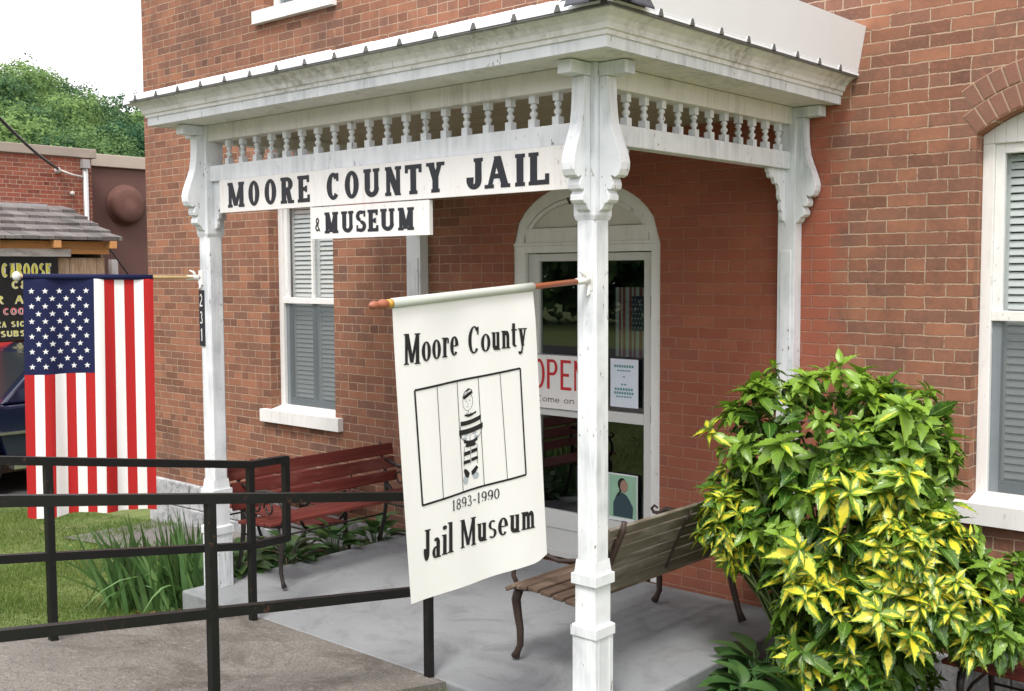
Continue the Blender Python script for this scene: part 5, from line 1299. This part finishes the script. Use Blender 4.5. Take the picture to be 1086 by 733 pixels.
# ------------------------------------------------------------------ wooded hill
def hill_z(x, y):
    r = (-(x+2.0)*.885+(y+3.8)*.466)      # distance along the line of sight towards the hill
    s = (x*.466+y*.885)
    return -1.4+np.clip(np.asarray(r)-56, 0, 56)*.25*(1.05-.012*np.clip(s, -20, 25)+.05*np.sin(s*.62+1))
def make_hill():
    rs = np.linspace(44, 150, 26); ss = np.linspace(-70, 120, 40)
    Rg, Sg = np.meshgrid(rs, ss); X = -2.0-.885*Rg+.466*Sg; Y = -3.8+.466*Rg+.885*Sg
    V = np.stack([X, Y, hill_z(X, Y)], -1).reshape(-1, 3); nx = len(rs)
    i, j = np.meshgrid(np.arange(nx-1), np.arange(len(ss)-1)); a = (j*nx+i).ravel()
    o = np_mesh('hill', V, np.stack([a, a+nx, a+nx+1, a+1], 1), plain('forest_floor', (.03,.05,.018), .95, .3, 1), smooth=True); o['kind'] = 'structure'
    B = []; S = []; C = []; N = []
    rr = 60.0
    while rr < 122:
        s = -24.0
        while s < 50:
            r_ = rr+RNG.normal(0, 1.0); s_ = s+RNG.normal(0, 1.0); x = -2.0-.885*r_+.466*s_; y = -3.8+.466*r_+.885*s_
            R0 = RNG.uniform(1.2, 3.7)*(.7+.3*rr/100); zc = hill_z(x, y)+R0*.9+RNG.uniform(0, 1.0); tone = clamp(RNG.normal(.38, .34))
            m_ = int(430*R0*R0)
            d = RNG.normal(size=(m_, 3)); d /= np.linalg.norm(d, axis=1, keepdims=True)
            lob = 1+.15*np.sin(d[:,0]*9+s)*np.sin(d[:,1]*8+rr)+.14*np.sin(d[:,2]*10+s*2)+.08*np.sin(d[:,0]*21)*np.sin(d[:,2]*19+s)
            p = np.array([x, y, zc])+d*(R0*lob*RNG.uniform(.80, 1.02, m_))[:, None]*np.array([1, 1, 1.05])
            B.append(p); N.append(d); S.append(np.full(m_, .16)); C.append(clamp(tone+RNG.normal(0, .13, m_)+.10*d[:,2]))  # leaf colour lightens towards crown tops, painting in light from above
            s += RNG.uniform(2.6, 4.4)
        rr += 3.4
    B = np.concatenate(B); N = np.concatenate(N); C = np.concatenate(C); n = len(B)
    nn = N+RNG.normal(0, .38, (n, 3)); nn /= np.linalg.norm(nn, axis=1, keepdims=True)
    a = np.cross(nn, RNG.normal(size=(n, 3))); a /= np.linalg.norm(a, axis=1, keepdims=True); b_ = np.cross(nn, a)
    sz = RNG.uniform(.09, .20, n)[:, None]
    V = np.stack([B-a*sz, B-b_*sz*.6, B+a*sz, B+b_*sz*.6], 1).reshape(-1, 3)
    o = np_mesh('treeline', V, np.arange(4*n).reshape(-1, 4), M['tree'], attr={'rnd': np.repeat(C, 4)}); o['kind'] = 'stuff'
    print('hill leaves', n)
make_hill()
def make_belt():      # trees added beyond the road, out of view, to darken door glass reflections
    B = []; C = []
    for i in range(46):
        t = i/45; x, y = -60+75*t+RNG.normal(0, 1.5), -26-6*sin(t*3)+RNG.normal(0, 1.5); R0 = RNG.uniform(2.4, 3.6)
        m_ = 900; d = RNG.normal(size=(m_, 3)); d /= np.linalg.norm(d, axis=1, keepdims=True)
        lob = 1+.2*np.sin(d[:,0]*6+i)+.15*np.sin(d[:,2]*8+i); B.append(np.array([x, y, R0*1.0+RNG.uniform(0, 1.2)])+d*(R0*lob*RNG.uniform(.6, 1.05, m_))[:, None]*(1, 1, 1.25)); C.append(clamp(RNG.normal(.4, .25, m_)))
    B = np.concatenate(B); C = np.concatenate(C); n = len(B)
    a = RNG.normal(size=(n, 3)); a /= np.linalg.norm(a, axis=1, keepdims=True); b_ = np.cross(a, RNG.normal(size=(n, 3))); b_ /= np.linalg.norm(b_, axis=1, keepdims=True)
    V = np.stack([B-a*.3, B-b_*.2, B+a*.3, B+b_*.2], 1).reshape(-1, 3)
    o = np_mesh('added_tree_belt', V, np.arange(4*n).reshape(-1, 4), M['tree'], attr={'rnd': np.repeat(C, 4)}); o['kind'] = 'stuff'
make_belt()

# ------------------------------------------------------------------ sky, sun, camera
w = bpy.data.worlds.new('World'); scene.world = w; w.use_nodes = True
nt = w.node_tree; bg = nt.nodes['Background']
sky = nt.nodes.new('ShaderNodeTexSky'); sky.sky_type = 'NISHITA'; sky.sun_disc = False
SUN_EL, SUN_AZ = radians(58), radians(150)      # azimuth measured clockwise from +y
sky.sun_elevation = SUN_EL; sky.sun_rotation = SUN_AZ; sky.dust_density = 4; sky.air_density = 1.0
mx = nt.nodes.new('ShaderNodeMix'); mx.data_type = 'RGBA'; mx.inputs[0].default_value = .80
nt.links.new(sky.outputs[0], mx.inputs[6]); mx.inputs[7].default_value = (10.3, 9.95, 10.1, 1)     # thin bright overcast
nt.links.new(mx.outputs[2], bg.inputs[0]); bg.inputs[1].default_value = .14
sd = bpy.data.lights.new('sun', 'SUN'); sd.energy = 2.0; sd.angle = radians(16); sd.color = (1, .96, .90)
so = bpy.data.objects.new('sun', sd); COL.objects.link(so)
dirv = np.array([sin(SUN_AZ)*cos(SUN_EL), cos(SUN_AZ)*cos(SUN_EL), sin(SUN_EL)])
import mathutils
so.rotation_euler = mathutils.Vector(dirv).to_track_quat('Z', 'Y').to_euler(); so.location = (3, -6, 9)

cd = bpy.data.cameras.new('camera'); cam = bpy.data.objects.new('camera', cd); COL.objects.link(cam); scene.camera = cam
yaw, pitch, roll = radians(41.6899), radians(3.8372), radians(.2948)
F_ = np.array([-sin(yaw)*cos(pitch), cos(yaw)*cos(pitch), -sin(pitch)]); Rt = np.array([cos(yaw), sin(yaw), 0]); Dn = np.cross(F_, Rt)
R2 = Rt*cos(roll)+Dn*sin(roll); D2 = -Rt*sin(roll)+Dn*cos(roll)
mat = mathutils.Matrix(((R2[0], -D2[0], -F_[0], 2.9182), (R2[1], -D2[1], -F_[1], -3.8291), (R2[2], -D2[2], -F_[2], 1.9887), (0, 0, 0, 1)))
cam.matrix_world = mat
cd.sensor_width = 36; cd.lens = 36*1163.07/1086; cd.clip_start = .05; cd.clip_end = 1000
scene.render.resolution_x, scene.render.resolution_y = 1024, 691
scene.view_settings.view_transform = 'Standard'; scene.view_settings.look = 'None'; scene.view_settings.exposure = .6; scene.view_settings.gamma = 1
